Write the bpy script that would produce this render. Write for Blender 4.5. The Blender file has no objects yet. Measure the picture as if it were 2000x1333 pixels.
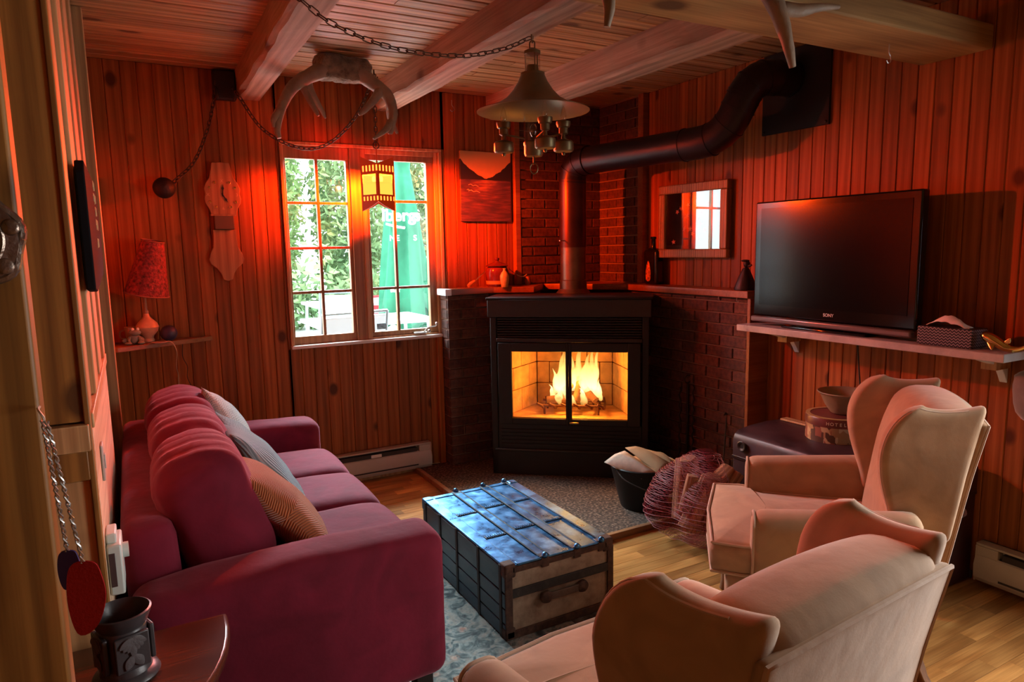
import bpy, bmesh, math, random
from mathutils import Vector, Matrix, noise
PI = math.pi
random.seed(7)
S = bpy.context.scene
COL = S.collection
# ------------------------------------------------------------------ camera
cam_d = bpy.data.cameras.new('camera'); cam = bpy.data.objects.new('camera', cam_d); COL.objects.link(cam)
PITCH, ROLL, YAW = math.radians(7.80), math.radians(1.09), math.radians(28.96)
fw = Vector((math.sin(YAW)*math.cos(PITCH), math.cos(YAW)*math.cos(PITCH), -math.sin(PITCH)))
rt = Vector((math.cos(YAW), -math.sin(YAW), 0)); dn = fw.cross(rt)
r2 = math.cos(ROLL)*rt + math.sin(ROLL)*dn; d2 = -math.sin(ROLL)*rt + math.cos(ROLL)*dn
cam.matrix_world = Matrix(((r2.x, -d2.x, -fw.x, 0), (r2.y, -d2.y, -fw.y, 0), (r2.z, -d2.z, -fw.z, 1.5), (0, 0, 0, 1)))
cam_d.sensor_width = 36; cam_d.lens = 1341.4/2000*36; cam_d.clip_start = 0.02
S.camera = cam
# ------------------------------------------------------------------ view + world + daylight
S.view_settings.view_transform = 'Standard'; S.view_settings.look = 'None'
S.view_settings.exposure = 0.0; S.view_settings.gamma = 1.0; S.view_settings.use_curve_mapping = False
W = bpy.data.worlds.new('sky'); S.world = W; W.use_nodes = True
W.node_tree.nodes['Background'].inputs[0].default_value = (0.86, 0.94, 1.0, 1)
W.node_tree.nodes['Background'].inputs[1].default_value = 5.0
def area_light(name, loc, rot, sx, sy, power, color):
    l = bpy.data.lights.new(name, 'AREA'); l.shape = 'RECTANGLE'; l.size = sx; l.size_y = sy; l.energy = power; l.color = color
    o = bpy.data.objects.new(name, l); COL.objects.link(o); o.location = loc; o.rotation_euler = rot; return o
# daylight falling in through the window in view (sky above the terrace) and through a glass door beside the camera
area_light('window_daylight', (1.5, 6.5, 3.45), (math.radians(-52), 0, 0), 4.2, 1.7, 1700, (0.74, 0.89, 1.0))
area_light('terrace_bounce_fill', (1.35, 5.15, 0.40), (math.radians(-140), 0, 0), 2.4, 0.9, 32, (1.0, 0.86, 0.72))  # added lamp hidden below the sill, fills the ceiling and beam undersides
sd = area_light('side_door_daylight', (3.12, 0.35, 1.15), (0, math.radians(70), 0), 1.6, 0.85, 34, (1.0, 0.95, 0.90)); sd.data.spread = math.radians(130)

# ------------------------------------------------------------------ helpers
def link(o, parent=None):
    COL.objects.link(o)
    if parent is not None: o.parent = parent
    return o
def tag(o, label=None, cat=None, group=None, kind=None):
    if label: o['label'] = label
    if cat: o['category'] = cat
    if group: o['group'] = group
    if kind: o['kind'] = kind
    return o
def empty(name, loc=(0, 0, 0), rz=0, label=None, cat=None, group=None, kind=None):
    o = bpy.data.objects.new(name, None); link(o); o.location = loc; o.rotation_euler = (0, 0, rz); o.empty_display_size = .1
    return tag(o, label, cat, group, kind)
def raw(name, V, Fc, mat, parent=None, smooth=False):
    me = bpy.data.meshes.new(name); me.from_pydata([tuple(v) for v in V], [], Fc); me.validate(); me.update()
    if mat: me.materials.append(mat)
    if smooth: me.polygons.foreach_set('use_smooth', [True]*len(me.polygons))
    return link(bpy.data.objects.new(name, me), parent)
class G:
    """collects shapes, build() links them as one mesh object"""
    def __init__(s): s.v = []; s.f = []
    def add(s, V, Fc, M=None):
        n = len(s.v)
        s.v += [(M @ Vector(v)) if M is not None else Vector(v) for v in V]; s.f += [[i+n for i in f] for f in Fc]; return s
    def box(s, a, b, M=None):
        x0, y0, z0 = a; x1, y1, z1 = b
        return s.add([(x0,y0,z0),(x1,y0,z0),(x1,y1,z0),(x0,y1,z0),(x0,y0,z1),(x1,y0,z1),(x1,y1,z1),(x0,y1,z1)],
                     [(3,2,1,0),(4,5,6,7),(0,1,5,4),(1,2,6,5),(2,3,7,6),(3,0,4,7)], M)
    def prism(s, poly, z0, z1, M=None):
        n = len(poly)
        return s.add([(p[0],p[1],z0) for p in poly]+[(p[0],p[1],z1) for p in poly],
                     [list(range(n))[::-1], list(range(n, 2*n))]+[(i,(i+1)%n,n+(i+1)%n,n+i) for i in range(n)], M)
    def lathe(s, prof, seg=24, M=None, arc=2*PI):
        V=[]; Fc=[]; n=len(prof); full = arc > 6.28; m = seg if full else seg+1
        for i in range(m):
            a = arc*i/seg
            for r,z in prof: V.append((r*math.cos(a), r*math.sin(a), z))
        for i in range(seg):
            j=(i+1)%m
            for k in range(n-1): Fc.append((i*n+k, j*n+k, j*n+k+1, i*n+k+1))
        return s.add(V, Fc, M)
    def tube(s, pts, rad, seg=8, M=None, cap=True):
        pts=[Vector(p) for p in pts]; n=len(pts); V=[]; Fc=[]
        rr = rad if isinstance(rad,(list,tuple)) else [rad]*n
        up=None
        for i,p in enumerate(pts):
            t=(pts[min(i+1,n-1)]-pts[max(i-1,0)]).normalized()
            if up is None:
                up = Vector((0,0,1)) if abs(t.z)<.9 else Vector((0,1,0))
            u=(up-t*up.dot(t)).normalized(); w=t.cross(u); up=u
            for k in range(seg):
                a=2*PI*k/seg; V.append(p+(u*math.cos(a)+w*math.sin(a))*rr[i])
        for i in range(n-1):
            for k in range(seg): Fc.append((i*seg+k, i*seg+(k+1)%seg, (i+1)*seg+(k+1)%seg, (i+1)*seg+k))
        if cap: Fc += [list(range(seg))[::-1], [(n-1)*seg+k for k in range(seg)]]
        return s.add(V, Fc, M)
    def ball(s, c, r, seg=12, rings=8, sc=(1,1,1)):
        prof=[(max(1e-4,math.sin(PI*i/rings)*r), -math.cos(PI*i/rings)*r) for i in range(rings+1)]
        return s.lathe(prof, seg, Matrix.Translation(c) @ Matrix.Diagonal((*sc,1)))
    def build(s, name, mat, parent=None, smooth=False, bevel=0, bseg=2, angle=40, sub=0):
        o = raw(name, s.v, s.f, mat, parent, smooth)
        if bevel:
            m=o.modifiers.new('b','BEVEL'); m.width=bevel; m.segments=bseg; m.limit_method='ANGLE'; m.angle_limit=math.radians(30)
        if sub:
            m=o.modifiers.new('s','SUBSURF'); m.levels=sub; m.render_levels=sub
        if smooth or bevel:
            me=o.data
            if not smooth: me.polygons.foreach_set('use_smooth',[True]*len(me.polygons))
            try: me.set_sharp_from_angle(angle=math.radians(angle))
            except Exception: pass
        return o
def T(x=0,y=0,z=0): return Matrix.Translation((x,y,z))
def RX(a): return Matrix.Rotation(a,4,'X')
def RY(a): return Matrix.Rotation(a,4,'Y')
def RZ(a): return Matrix.Rotation(a,4,'Z')
def bxo(name, a, b, mat, parent=None, bevel=0.004): return G().box(a,b).build(name, mat, parent, bevel=bevel)
def soft(size, r, n=(10,10,6), fn=None):
    """rounded box, subdivided, each vertex run through fn"""
    sx,sy,sz=[v/2 for v in size]; g=G(); idx={}
    V=[]; Fc=[]
    def vid(p):
        k=tuple(round(c,5) for c in p)
        if k not in idx:
            q=Vector(p); inner=Vector((max(-sx+r,min(sx-r,q.x)),max(-sy+r,min(sy-r,q.y)),max(-sz+r,min(sz-r,q.z))))
            d=q-inner
            if d.length>1e-9: q=inner+d.normalized()*r
            if fn: q=Vector(fn(q))
            idx[k]=len(V); V.append(q)
        return idx[k]
    def lin(s,m): # denser to the rims
        return [s*math.sin(PI/2*(2*i/m-1)) for i in range(m+1)]
    ax=[lin(sx,n[0]),lin(sy,n[1]),lin(sz,n[2])]
    for fixed in range(3):
        u,w=[k for k in range(3) if k!=fixed]
        for sgn,val in ((-1,(-sx,-sy,-sz)[fixed]),(1,(sx,sy,sz)[fixed])):
            for i in range(n[u]):
                for j in range(n[w]):
                    q=[]
                    for (a,b) in ((i,j),(i+1,j),(i+1,j+1),(i,j+1)):
                        p=[0,0,0]; p[fixed]=val; p[u]=ax[u][a]; p[w]=ax[w][b]; q.append(vid(p))
                    if (sgn>0) == (fixed==1): q=q[::-1]
                    Fc.append(q)
    return V,Fc
def slab(outline, z0, z1, r, puff=0.0, rings=5, bputt=0.0):
    """rounded slab over a 2D outline (counter-clockwise), top domed by puff"""
    n=len(outline); P=[Vector((p[0],p[1])) for p in outline]
    N=[]
    for i in range(n):
        e1=(P[i]-P[i-1]).normalized(); e2=(P[(i+1)%n]-P[i]).normalized()
        m=Vector((e1.y,-e1.x))+Vector((e2.y,-e2.x)); N.append(m.normalized() if m.length>1e-6 else Vector((e1.y,-e1.x)))
    c=sum(P,Vector((0,0)))/n
    V=[];Fc=[];rows=[]
    def ring(off,z,sc=1.0):
        rows.append(len(V))
        for p,nn in zip(P,N):
            q=p-nn*off; q=c+(q-c)*sc; V.append((q.x,q.y,z))
    for k in range(rings,0,-1): ring(r,z0-bputt*(1-(k/(rings+1))**2),k/(rings+1))
    for k in range(4): a=PI/2*k/3; ring(r*(1-math.sin(a)),z0+r*(1-math.cos(a)))
    for k in range(4): a=PI/2*k/3; ring(r*(1-math.cos(a)),z1-r*(1-math.sin(a)))
    for k in range(rings,0,-1): ring(r,z1+puff*(1-(k/(rings+1))**2),k/(rings+1))
    rows_n=len(rows)
    # reorder: bottom rings were added from outer to inner -> flip
    b=rows[:rings][::-1]; order=b+rows[rings:]
    for a0,b0 in zip(order[:-1],order[1:]):
        for i in range(n): Fc.append((a0+i,a0+(i+1)%n,b0+(i+1)%n,b0+i))
    V.append((c.x,c.y,z0-bputt)); V.append((c.x,c.y,z1+puff)); cb=len(V)-2
    for i in range(n):
        Fc.append((order[0]+(i+1)%n,order[0]+i,cb)); Fc.append((order[-1]+i,order[-1]+(i+1)%n,cb+1))
    return V,Fc
def smooth_loop(pts, n=48):
    """closed Catmull-Rom through pts"""
    m=len(pts); out=[]
    for k in range(n):
        t=k*m/n; i=int(t); f=t-i
        p0,p1,p2,p3=[Vector(pts[(i+d)%m]) for d in (-1,0,1,2)]
        out.append(.5*((2*p1)+(-p0+p2)*f+(2*p0-5*p1+4*p2-p3)*f*f+(-p0+3*p1-3*p2+p3)*f**3))
    return out
def smooth_path(pts, n=24):
    P=[Vector(p) for p in pts]; P=[2*P[0]-P[1]]+P+[2*P[-1]-P[-2]]; m=len(P)-3; out=[]
    for k in range(n+1):
        t=min(k*m/n,m-1e-6); i=int(t); f=t-i; p0,p1,p2,p3=P[i:i+4]
        out.append(.5*((2*p1)+(-p0+p2)*f+(2*p0-5*p1+4*p2-p3)*f*f+(-p0+3*p1-3*p2+p3)*f**3))
    return out
def text_mesh(name, body, size, mat, parent, M, extrude=0.0006, align='CENTER', bold=0.0):
    cu=bpy.data.curves.new(name,'FONT'); cu.body=body; cu.size=size; cu.extrude=extrude; cu.align_x=align; cu.align_y='CENTER'; cu.offset=bold
    t=bpy.data.objects.new(name,cu); COL.objects.link(t)
    dg=bpy.context.evaluated_depsgraph_get(); me=bpy.data.meshes.new_from_object(t.evaluated_get(dg))
    bpy.data.objects.remove(t); bpy.data.curves.remove(cu)
    me.name=name; me.materials.clear(); me.materials.append(mat)
    o=bpy.data.objects.new(name,me); link(o,parent); o.matrix_local=M; return o
def copy_tree(o, parent=None, loc=None, rz=None):
    c=o.copy(); COL.objects.link(c); c.parent=parent
    if loc is not None: c.location=loc
    if rz is not None: c.rotation_euler=(0,0,rz)
    for ch in [k for k in o.children]: copy_tree(ch,c)
    return c

# ------------------------------------------------------------------ materials
def new_mat(name):
    m=bpy.data.materials.new(name); m.use_nodes=True; nt=m.node_tree; b=nt.nodes['Principled BSDF']; return m,nt,b
def N(nt,t,**kw):
    n=nt.nodes.new(t)
    for k,v in kw.items(): setattr(n,k,v)
    return n
def ramp(nt,fac,stops):
    r=N(nt,'ShaderNodeValToRGB'); e=r.color_ramp.elements
    while len(e)<len(stops): e.new(.5)
    for el,(p,c) in zip(e,stops): el.position=p; el.color=(*c,1) if len(c)==3 else c
    nt.links.new(fac,r.inputs[0]); return r.outputs[0]
def plain(name,color,rough=.6,metal=0,spec=.5,bump=0,bscale=60,vary=0,sheen=0,coat=0,emit=None,estr=0,vscale=8):
    m,nt,b=new_mat(name); L=nt.links.new
    b.inputs['Base Color'].default_value=(*color,1); b.inputs['Roughness'].default_value=rough; b.inputs['Metallic'].default_value=metal
    b.inputs['Specular IOR Level'].default_value=spec
    if sheen:
        b.inputs['Sheen Weight'].default_value=sheen; b.inputs['Sheen Roughness'].default_value=.45
    if coat: b.inputs['Coat Weight'].default_value=coat; b.inputs['Coat Roughness'].default_value=.15
    tc=N(nt,'ShaderNodeTexCoord')
    if vary:
        n=N(nt,'ShaderNodeTexNoise'); n.inputs['Scale'].default_value=vscale; n.inputs['Detail'].default_value=6; L(tc.outputs['Object'],n.inputs['Vector'])
        c=ramp(nt,n.outputs[0],[(.3,tuple(max(0,x*(1-vary)) for x in color)),(.7,tuple(min(1,x*(1+vary)) for x in color))]); L(c,b.inputs['Base Color'])
    if bump:
        n=N(nt,'ShaderNodeTexNoise'); n.inputs['Scale'].default_value=bscale; n.inputs['Detail'].default_value=4; L(tc.outputs['Object'],n.inputs['Vector'])
        bp=N(nt,'ShaderNodeBump'); bp.inputs['Strength'].default_value=bump; bp.inputs['Distance'].default_value=.01; L(n.outputs[0],bp.inputs['Height']); L(bp.outputs[0],b.inputs['Normal'])
    if emit:
        b.inputs['Emission Color'].default_value=(*emit,1); b.inputs['Emission Strength'].default_value=estr
    return m
def wood(name,dark,light,axis=2,rough=.45,knot=.9,grain=1.0,spec=.5,vary=.35,knot_scale=3.2,coat=0,bump=.12):
    m,nt,b=new_mat(name); L=nt.links.new
    tc=N(nt,'ShaderNodeTexCoord'); oi=N(nt,'ShaderNodeObjectInfo')
    off=N(nt,'ShaderNodeVectorMath',operation='SCALE'); cmb=N(nt,'ShaderNodeCombineXYZ')
    for k in range(3): L(oi.outputs['Random'],cmb.inputs[k])
    L(cmb.outputs[0],off.inputs[0]); off.inputs['Scale'].default_value=37.0
    ad=N(nt,'ShaderNodeVectorMath',operation='ADD'); L(tc.outputs['Object'],ad.inputs[0]); L(off.outputs[0],ad.inputs[1])
    mp=N(nt,'ShaderNodeMapping'); sc=[14*grain]*3; sc[axis]=.9*grain; mp.inputs['Scale'].default_value=sc; L(ad.outputs[0],mp.inputs[0])
    # knots bend the grain
    kp=N(nt,'ShaderNodeMapping'); ks=[knot_scale*1.9]*3; ks[axis]=knot_scale*1.3; kp.inputs['Scale'].default_value=ks; L(ad.outputs[0],kp.inputs[0])
    vo=N(nt,'ShaderNodeTexVoronoi'); vo.inputs['Scale'].default_value=1.0; L(kp.outputs[0],vo.inputs['Vector'])
    n1=N(nt,'ShaderNodeTexNoise'); n1.inputs['Scale'].default_value=1.6; n1.inputs['Detail'].default_value=7; n1.inputs['Roughness'].default_value=.62; n1.inputs['Distortion'].default_value=.5
    L(mp.outputs[0],n1.inputs['Vector'])
    wv=N(nt,'ShaderNodeTexWave'); wv.inputs['Scale'].default_value=.55; wv.inputs['Distortion'].default_value=9; wv.inputs['Detail'].default_value=3; wv.inputs['Detail Scale'].default_value=.8
    L(mp.outputs[0],wv.inputs['Vector'])
    mx=N(nt,'ShaderNodeMix'); mx.data_type='FLOAT'; mx.inputs[0].default_value=.35; L(n1.outputs[0],mx.inputs[2]); L(wv.outputs[1],mx.inputs[3])
    col=ramp(nt,mx.outputs[0],[(.25,dark),(.75,light)])
    m3=N(nt,'ShaderNodeMapping'); s3=[95*grain]*3; s3[axis]=2.2*grain; m3.inputs['Scale'].default_value=s3; L(ad.outputs[0],m3.inputs[0])
    n3=N(nt,'ShaderNodeTexNoise'); n3.inputs['Scale'].default_value=1.0; n3.inputs['Detail'].default_value=5; n3.inputs['Distortion'].default_value=.6; L(m3.outputs[0],n3.inputs['Vector'])
    fg=N(nt,'ShaderNodeMix'); fg.data_type='RGBA'; fg.blend_type='MULTIPLY'; fg.inputs[0].default_value=1.0; L(col,fg.inputs[6]); L(ramp(nt,n3.outputs[0],[(.35,(.82,.80,.77)),(.62,(1.08,1.08,1.08))]),fg.inputs[7]); col=fg.outputs[2]
    hv=N(nt,'ShaderNodeHueSaturation'); L(col,hv.inputs['Color'])
    mr=N(nt,'ShaderNodeMapRange'); L(oi.outputs['Random'],mr.inputs[0]); mr.inputs[3].default_value=1-vary; mr.inputs[4].default_value=1+vary; L(mr.outputs[0],hv.inputs['Value'])
    kr=N(nt,'ShaderNodeMapRange'); L(vo.outputs['Distance'],kr.inputs[0]); kr.inputs[1].default_value=.09; kr.inputs[2].default_value=.16; kr.inputs[3].default_value=knot; kr.inputs[4].default_value=0
    kd=N(nt,'ShaderNodeMix'); kd.data_type='RGBA'; L(kr.outputs[0],kd.inputs[0]); L(hv.outputs[0],kd.inputs[6]); kd.inputs[7].default_value=(dark[0]*.28,dark[1]*.22,dark[2]*.2,1)
    L(kd.outputs[2],b.inputs['Base Color'])
    b.inputs['Roughness'].default_value=rough; b.inputs['Specular IOR Level'].default_value=spec
    if coat: b.inputs['Coat Weight'].default_value=coat; b.inputs['Coat Roughness'].default_value=.2
    bp=N(nt,'ShaderNodeBump'); bp.inputs['Strength'].default_value=bump; bp.inputs['Distance'].default_value=.004; L(mx.outputs[0],bp.inputs['Height']); L(bp.outputs[0],b.inputs['Normal'])
    return m
def thin_glass(name,tint=(1,1,1),refl=.08,rough=.02):
    m=bpy.data.materials.new(name); m.use_nodes=True; nt=m.node_tree; nt.nodes.clear(); L=nt.links.new
    o=N(nt,'ShaderNodeOutputMaterial'); t=N(nt,'ShaderNodeBsdfTransparent'); t.inputs[0].default_value=(*tint,1)
    g=N(nt,'ShaderNodeBsdfGlossy'); g.inputs['Roughness'].default_value=rough
    mx=N(nt,'ShaderNodeMixShader'); fr=N(nt,'ShaderNodeFresnel'); fr.inputs[0].default_value=1.45
    ml=N(nt,'ShaderNodeMath',operation='MULTIPLY'); L(fr.outputs[0],ml.inputs[0]); ml.inputs[1].default_value=refl/.04
    ml.use_clamp=True
    ge=N(nt,'ShaderNodeNewGeometry'); iv=N(nt,'ShaderNodeMath',operation='SUBTRACT'); iv.inputs[0].default_value=1.0; L(ge.outputs['Backfacing'],iv.inputs[1])
    m2=N(nt,'ShaderNodeMath',operation='MULTIPLY'); L(ml.outputs[0],m2.inputs[0]); L(iv.outputs[0],m2.inputs[1])
    L(m2.outputs[0],mx.inputs[0]); L(t.outputs[0],mx.inputs[1]); L(g.outputs[0],mx.inputs[2]); L(mx.outputs[0],o.inputs[0]); return m
def glow(name,color,strength,trans=None,fac=.5):
    m=bpy.data.materials.new(name); m.use_nodes=True; nt=m.node_tree; nt.nodes.clear(); L=nt.links.new
    o=N(nt,'ShaderNodeOutputMaterial'); e=N(nt,'ShaderNodeEmission'); e.inputs[0].default_value=(*color,1); e.inputs[1].default_value=strength
    if trans:
        t=N(nt,'ShaderNodeBsdfTransparent'); t.inputs[0].default_value=(*trans,1); mx=N(nt,'ShaderNodeMixShader'); mx.inputs[0].default_value=fac
        L(t.outputs[0],mx.inputs[1]); L(e.outputs[0],mx.inputs[2]); L(mx.outputs[0],o.inputs[0])
    else: L(e.outputs[0],o.inputs[0])
    return m
MT={}
MT['pine']=wood('knotty_pine_panelling',(.24,.064,.012),(.38,.114,.024),2,rough=.5,vary=.26,spec=.25,knot_scale=2.4)
MT['ceil']=wood('ceiling_pine',(.30,.15,.06),(.52,.29,.12),2,rough=.5,vary=.18,knot_scale=2.0)
MT['beam']=wood('rough_sawn_beam',(.30,.185,.115),(.48,.31,.20),1,rough=.75,vary=.05,knot_scale=1.6,bump=.3)
MT['beamX']=wood('cross_beam_fir',(.26,.14,.045),(.42,.25,.09),0,rough=.7,vary=.05,knot_scale=1.5,bump=.25)
MT['floor']=wood('oak_floor_strips',(.36,.15,.038),(.55,.27,.080),0,rough=.42,knot=.25,vary=.28,grain=1.6,spec=.4)
MT['trim']=wood('pine_trim',(.42,.22,.09),(.62,.36,.16),2,rough=.45,vary=.08,knot=.3)
MT['post']=wood('left_pine_boards',(.20,.082,.014),(.40,.178,.036),2,rough=.55,vary=.12,knot_scale=2.0,knot=.85)
MT['ply']=wood('pale_plywood',(.52,.36,.22),(.74,.56,.38),1,rough=.6,vary=.02,knot=0)
MT['sash']=wood('window_sash_wood',(.30,.13,.05),(.44,.21,.085),2,rough=.4,vary=.05,knot=.1)
MT['casing']=wood('window_casing_wood',(.46,.22,.09),(.62,.33,.15),2,rough=.35,vary=.04,knot=.1)
MT['mantel']=wood('mantel_slab_wood',(.22,.075,.03),(.34,.13,.05),0,rough=.35,vary=.04,knot=.2)
MT['gap']=plain('dark_backing',(.035,.012,.006),.9)
MT['mortar']=plain('mortar',(.26,.17,.12),.95,bump=.4,bscale=120)
def brick_mat():
    m,nt,b=new_mat('dark_red_brick'); L=nt.links.new
    tc=N(nt,'ShaderNodeTexCoord'); oi=N(nt,'ShaderNodeObjectInfo')
    n=N(nt,'ShaderNodeTexNoise'); n.inputs['Scale'].default_value=45; n.inputs['Detail'].default_value=6; L(tc.outputs['Object'],n.inputs['Vector'])
    c=ramp(nt,n.outputs[0],[(.3,(.055,.024,.016)),(.7,(.15,.055,.035))])
    hv=N(nt,'ShaderNodeHueSaturation'); L(c,hv.inputs['Color']); mr=N(nt,'ShaderNodeMapRange'); L(oi.outputs['Random'],mr.inputs[0]); mr.inputs[3].default_value=.65; mr.inputs[4].default_value=1.25; L(mr.outputs[0],hv.inputs['Value'])
    L(hv.outputs[0],b.inputs['Base Color']); b.inputs['Roughness'].default_value=.85
    bp=N(nt,'ShaderNodeBump'); bp.inputs['Strength'].default_value=.5; bp.inputs['Distance'].default_value=.004; L(n.outputs[0],bp.inputs['Height']); L(bp.outputs[0],b.inputs['Normal'])
    return m
MT['brick']=brick_mat()
YB, XR, ZC = 4.29, 3.16, 2.51
def board(name, w, h, parent, M, mat, d=.016, c=.004):
    """one tongue-and-groove board: local x across, y = 0 at the back to -d at the face, z up from 0"""
    poly=[(0,0),(0,-d+c),(c,-d),(w-c,-d),(w,-d+c),(w,0)]
    V=[(p[0],p[1],0) for p in poly]+[(p[0],p[1],h) for p in poly]
    o=raw(name,V,[list(range(6)),[11,10,9,8,7,6]]+[(i,i+6,(i+1)%6+6,(i+1)%6) for i in range(6)],mat,parent)
    o.matrix_world=M; return o
# ---- floor
floor=empty('floor',kind='structure')
bxo('subfloor',(-1.7,-2.3,-.12),(3.4,4.6,-.022),MT['gap'],floor,0)
PW=.063; rowN=0; y=-2.2; stuff=G(); plank_mesh={}
hearth_x,hearth_y=1.585,2.685
def plank_mesh_of(l):
    k=round(l,3)
    if k not in plank_mesh:
        g=G(); c=.00005; w=PW-.0018
        g.add([(0,0,-.02),(l,0,-.02),(l,w,-.02),(0,w,-.02),(0,0,-c),(l,0,-c),(l,w,-c),(0,w,-c),(c,c,0),(l-c,c,0),(l-c,w-c,0),(c,w-c,0)],
              [(3,2,1,0),(0,1,5,4),(1,2,6,5),(2,3,7,6),(3,0,4,7),(4,5,9,8),(5,6,10,9),(6,7,11,10),(7,4,8,11),(8,9,10,11)])
        me=bpy.data.meshes.new('plank'); me.from_pydata(g.v,[],g.f); me.materials.append(MT['floor']); plank_mesh[k]=me
    return plank_mesh[k]
rnd=random.Random(3)
while y<4.29:
    x=-1.65-rnd.random()*.4
    while x<3.16:
        l=rnd.choice((.31,.38,.45,.52,.6)); 
        x1=x+l-.0012
        if x1>3.2: l=max(.05,3.2-x)
        seen=((1.62<x+l and .75<y<2.72) or (.78<x<1.75 and 2.7<y<4.29)) and not (x>hearth_x and y>hearth_y)
        if seen:
            o=bpy.data.objects.new('plank',plank_mesh_of(l)); link(o,floor); o.location=(x,y,0)
        else:
            stuff.box((x,y,-.02),(x+l-.0012,y+PW-.0012,0))
        x+=l
    y+=PW
so=stuff.build('plank_field',MT['floor'],floor); so['kind']='stuff'
# ---- back wall with the window opening
OX0,OX1,OZ0,OZ1=.85,1.845,.925,2.125
wb=empty('wall_back',kind='structure')
g=G(); y0,y1=YB+.016,YB+.13
g.box((-1.7,y0,-.1),(OX0-.02,y1,2.7)).box((OX1+.02,y0,-.1),(3.3,y1,2.7)).box((OX0-.02,y0,-.1),(OX1+.02,y1,OZ0-.02)).box((OX0-.02,y0,OZ1+.02),(OX1+.02,y1,2.7)); g.build('wall_backing',MT['gap'],wb)
BW=.0768
x=.814-12*BW
while x<2.40:
    w=min(BW-.001,2.40-x); M=lambda z: T(x,y0,z)
    if x+w>OX0-.018 and x<OX1+.018 and not (x<OX0-.018 and x+w-(OX0-.018)<.01):
        xa,xb=x,x+w
        if xa<OX0-.018:   # board cut by the casing: keep the strip beside the window
            board('board',OX0-.018-xa,ZC,wb,T(xa,y0,0),MT['pine']); 
        elif xb>OX1+.018: board('board',xb-OX1-.018,ZC,wb,T(OX1+.018,y0,0),MT['pine'])
        board('board',w,OZ0-.02,wb,T(x,y0,0),MT['pine']); board('board',w,ZC-OZ1-.02,wb,T(x,y0,OZ1+.02),MT['pine'])
    elif w>.01: board('board',w,ZC,wb,T(x,y0,0),MT['pine'])
    x+=BW
# ---- right wall (boards face -x); a window opening near the camera, out of the frame, lets daylight in
wr=empty('wall_right',kind='structure')
xr0=XR+.016; g=G()
g.box((xr0,-2.3,-.1),(xr0+.12,-.1,2.7)).box((xr0,.8,-.1),(xr0+.12,4.45,2.7)).box((xr0,-.1,-.1),(xr0+.12,.8,.25)).box((xr0,-.1,1.95),(xr0+.12,.8,2.7)); g.build('wall_backing',MT['gap'],wr)
yy=1.449-4*BW
while yy<3.74:
    w=min(BW-.001,3.74-yy)
    if w>.01: board('board',w,ZC,wr,T(xr0,yy+w,0)@RZ(-PI/2),MT['pine'])
    yy+=BW
# ---- ceiling boards run across the beams
cl=empty('ceiling',kind='structure')
bxo('ceiling_backing',(-1.7,-2.3,ZC+.016),(3.4,4.6,ZC+.12),MT['gap'],cl,0)
CW=.094; yy=YB-.001; k=0
while yy>-2.2:
    cuts=[-1.65, rnd.uniform(.2,1.9), 3.16] if k%2 else [-1.65, rnd.uniform(1.2,2.6), 3.16]
    for a,b in zip(cuts[:-1],cuts[1:]):
        # local x across -> world -y, local z along -> world x, face -y -> world -z
        M=Matrix(((0,0,1,a),(-1,0,0,yy),(0,1,0,ZC+.016),(0,0,0,1)))
        o=board('ceiling_board',CW-.0045,b-a-.003,cl,M,MT['ceil'],.016,.006)
    yy-=CW; k+=1
# ---- other walls behind and beside the camera
wf=empty('wall_front',kind='structure'); g=G()
g.box((-1.7,-2.4,-.1),(3.4,-2.25,2.7)); g.build('wall_backing',MT['post'],wf)
wl=empty('wall_left',kind='structure')
bxo('wall_backing',(-1.8,-2.3,-.1),(-1.65,4.5,2.7),MT['post'],wl,0)
LX=-.11
bxo('wall_core',(-1.66,1.95,-.02),(LX-.02,4.4,ZC),MT['gap'],wl,0)
# end face of the left wall, towards the camera: rail, panel and boards
bxo('end_board',(-.30,1.925,1.10),(LX-.012,1.95,ZC),MT['post'],wl,.003)
bxo('end_board',(-.52,1.925,1.10),(-.303,1.95,ZC),MT['post'],wl,.003)
bxo('end_cap_trim',(LX-.014,1.92,.0),(LX,1.955,ZC),MT['post'],wl,.003)
bxo('end_rail',(-.5,1.905,1.03),(LX-.004,1.95,1.095),MT['trim'],wl,.003)
bxo('end_rail',(-.5,1.918,.955),(LX-.012,1.95,1.028),MT['post'],wl,.003)
bxo('end_panel',(-.22,1.93,.0),(LX-.013,1.95,.953),MT['trim'],wl,.003)
bxo('end_panel',(-.42,1.93,.0),(-.223,1.95,.953),MT['trim'],wl,.003)
# receding side: narrow boards above, pale plywood below, dark slot, light trim by the corner
yy=1.957
for w,dx in ((.10,.0),(.16,-.008),(.19,.004),(.17,-.006),(.22,.002),(.19,-.006),(.16,.003)):
    bxo('side_board',(LX-.02,yy,1.115),(LX+dx,yy+w-.008,ZC),MT['trim'],wl,.003); yy+=w
bxo('side_rail',(LX-.02,1.957,1.075),(LX+.006,yy-.01,1.113),MT['trim'],wl,.003)
bxo('plywood_panel',(LX-.02,1.957,.0),(LX+.001,yy-.01,1.073),MT['ply'],wl,.002)
bxo('corner_trim',(LX-.02,3.45,.0),(LX+.03,3.52,ZC),MT['trim'],wl,.004)
bxo('corner_trim',(LX-.02,3.52,.0),(LX+.012,YB+.01,ZC),MT['trim'],wl,.003)
# near post on the left edge of the view
post=empty('wooden_post',(-.26,1.28,0),label='broad knotty pine post in the left foreground',cat='post')
for a,b in ((-.34,-.146),(-.143,.125)):
    G().box((a,-.03,0),(b,.03,ZC)).build('post_board',MT['post'],post,bevel=.006)
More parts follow.
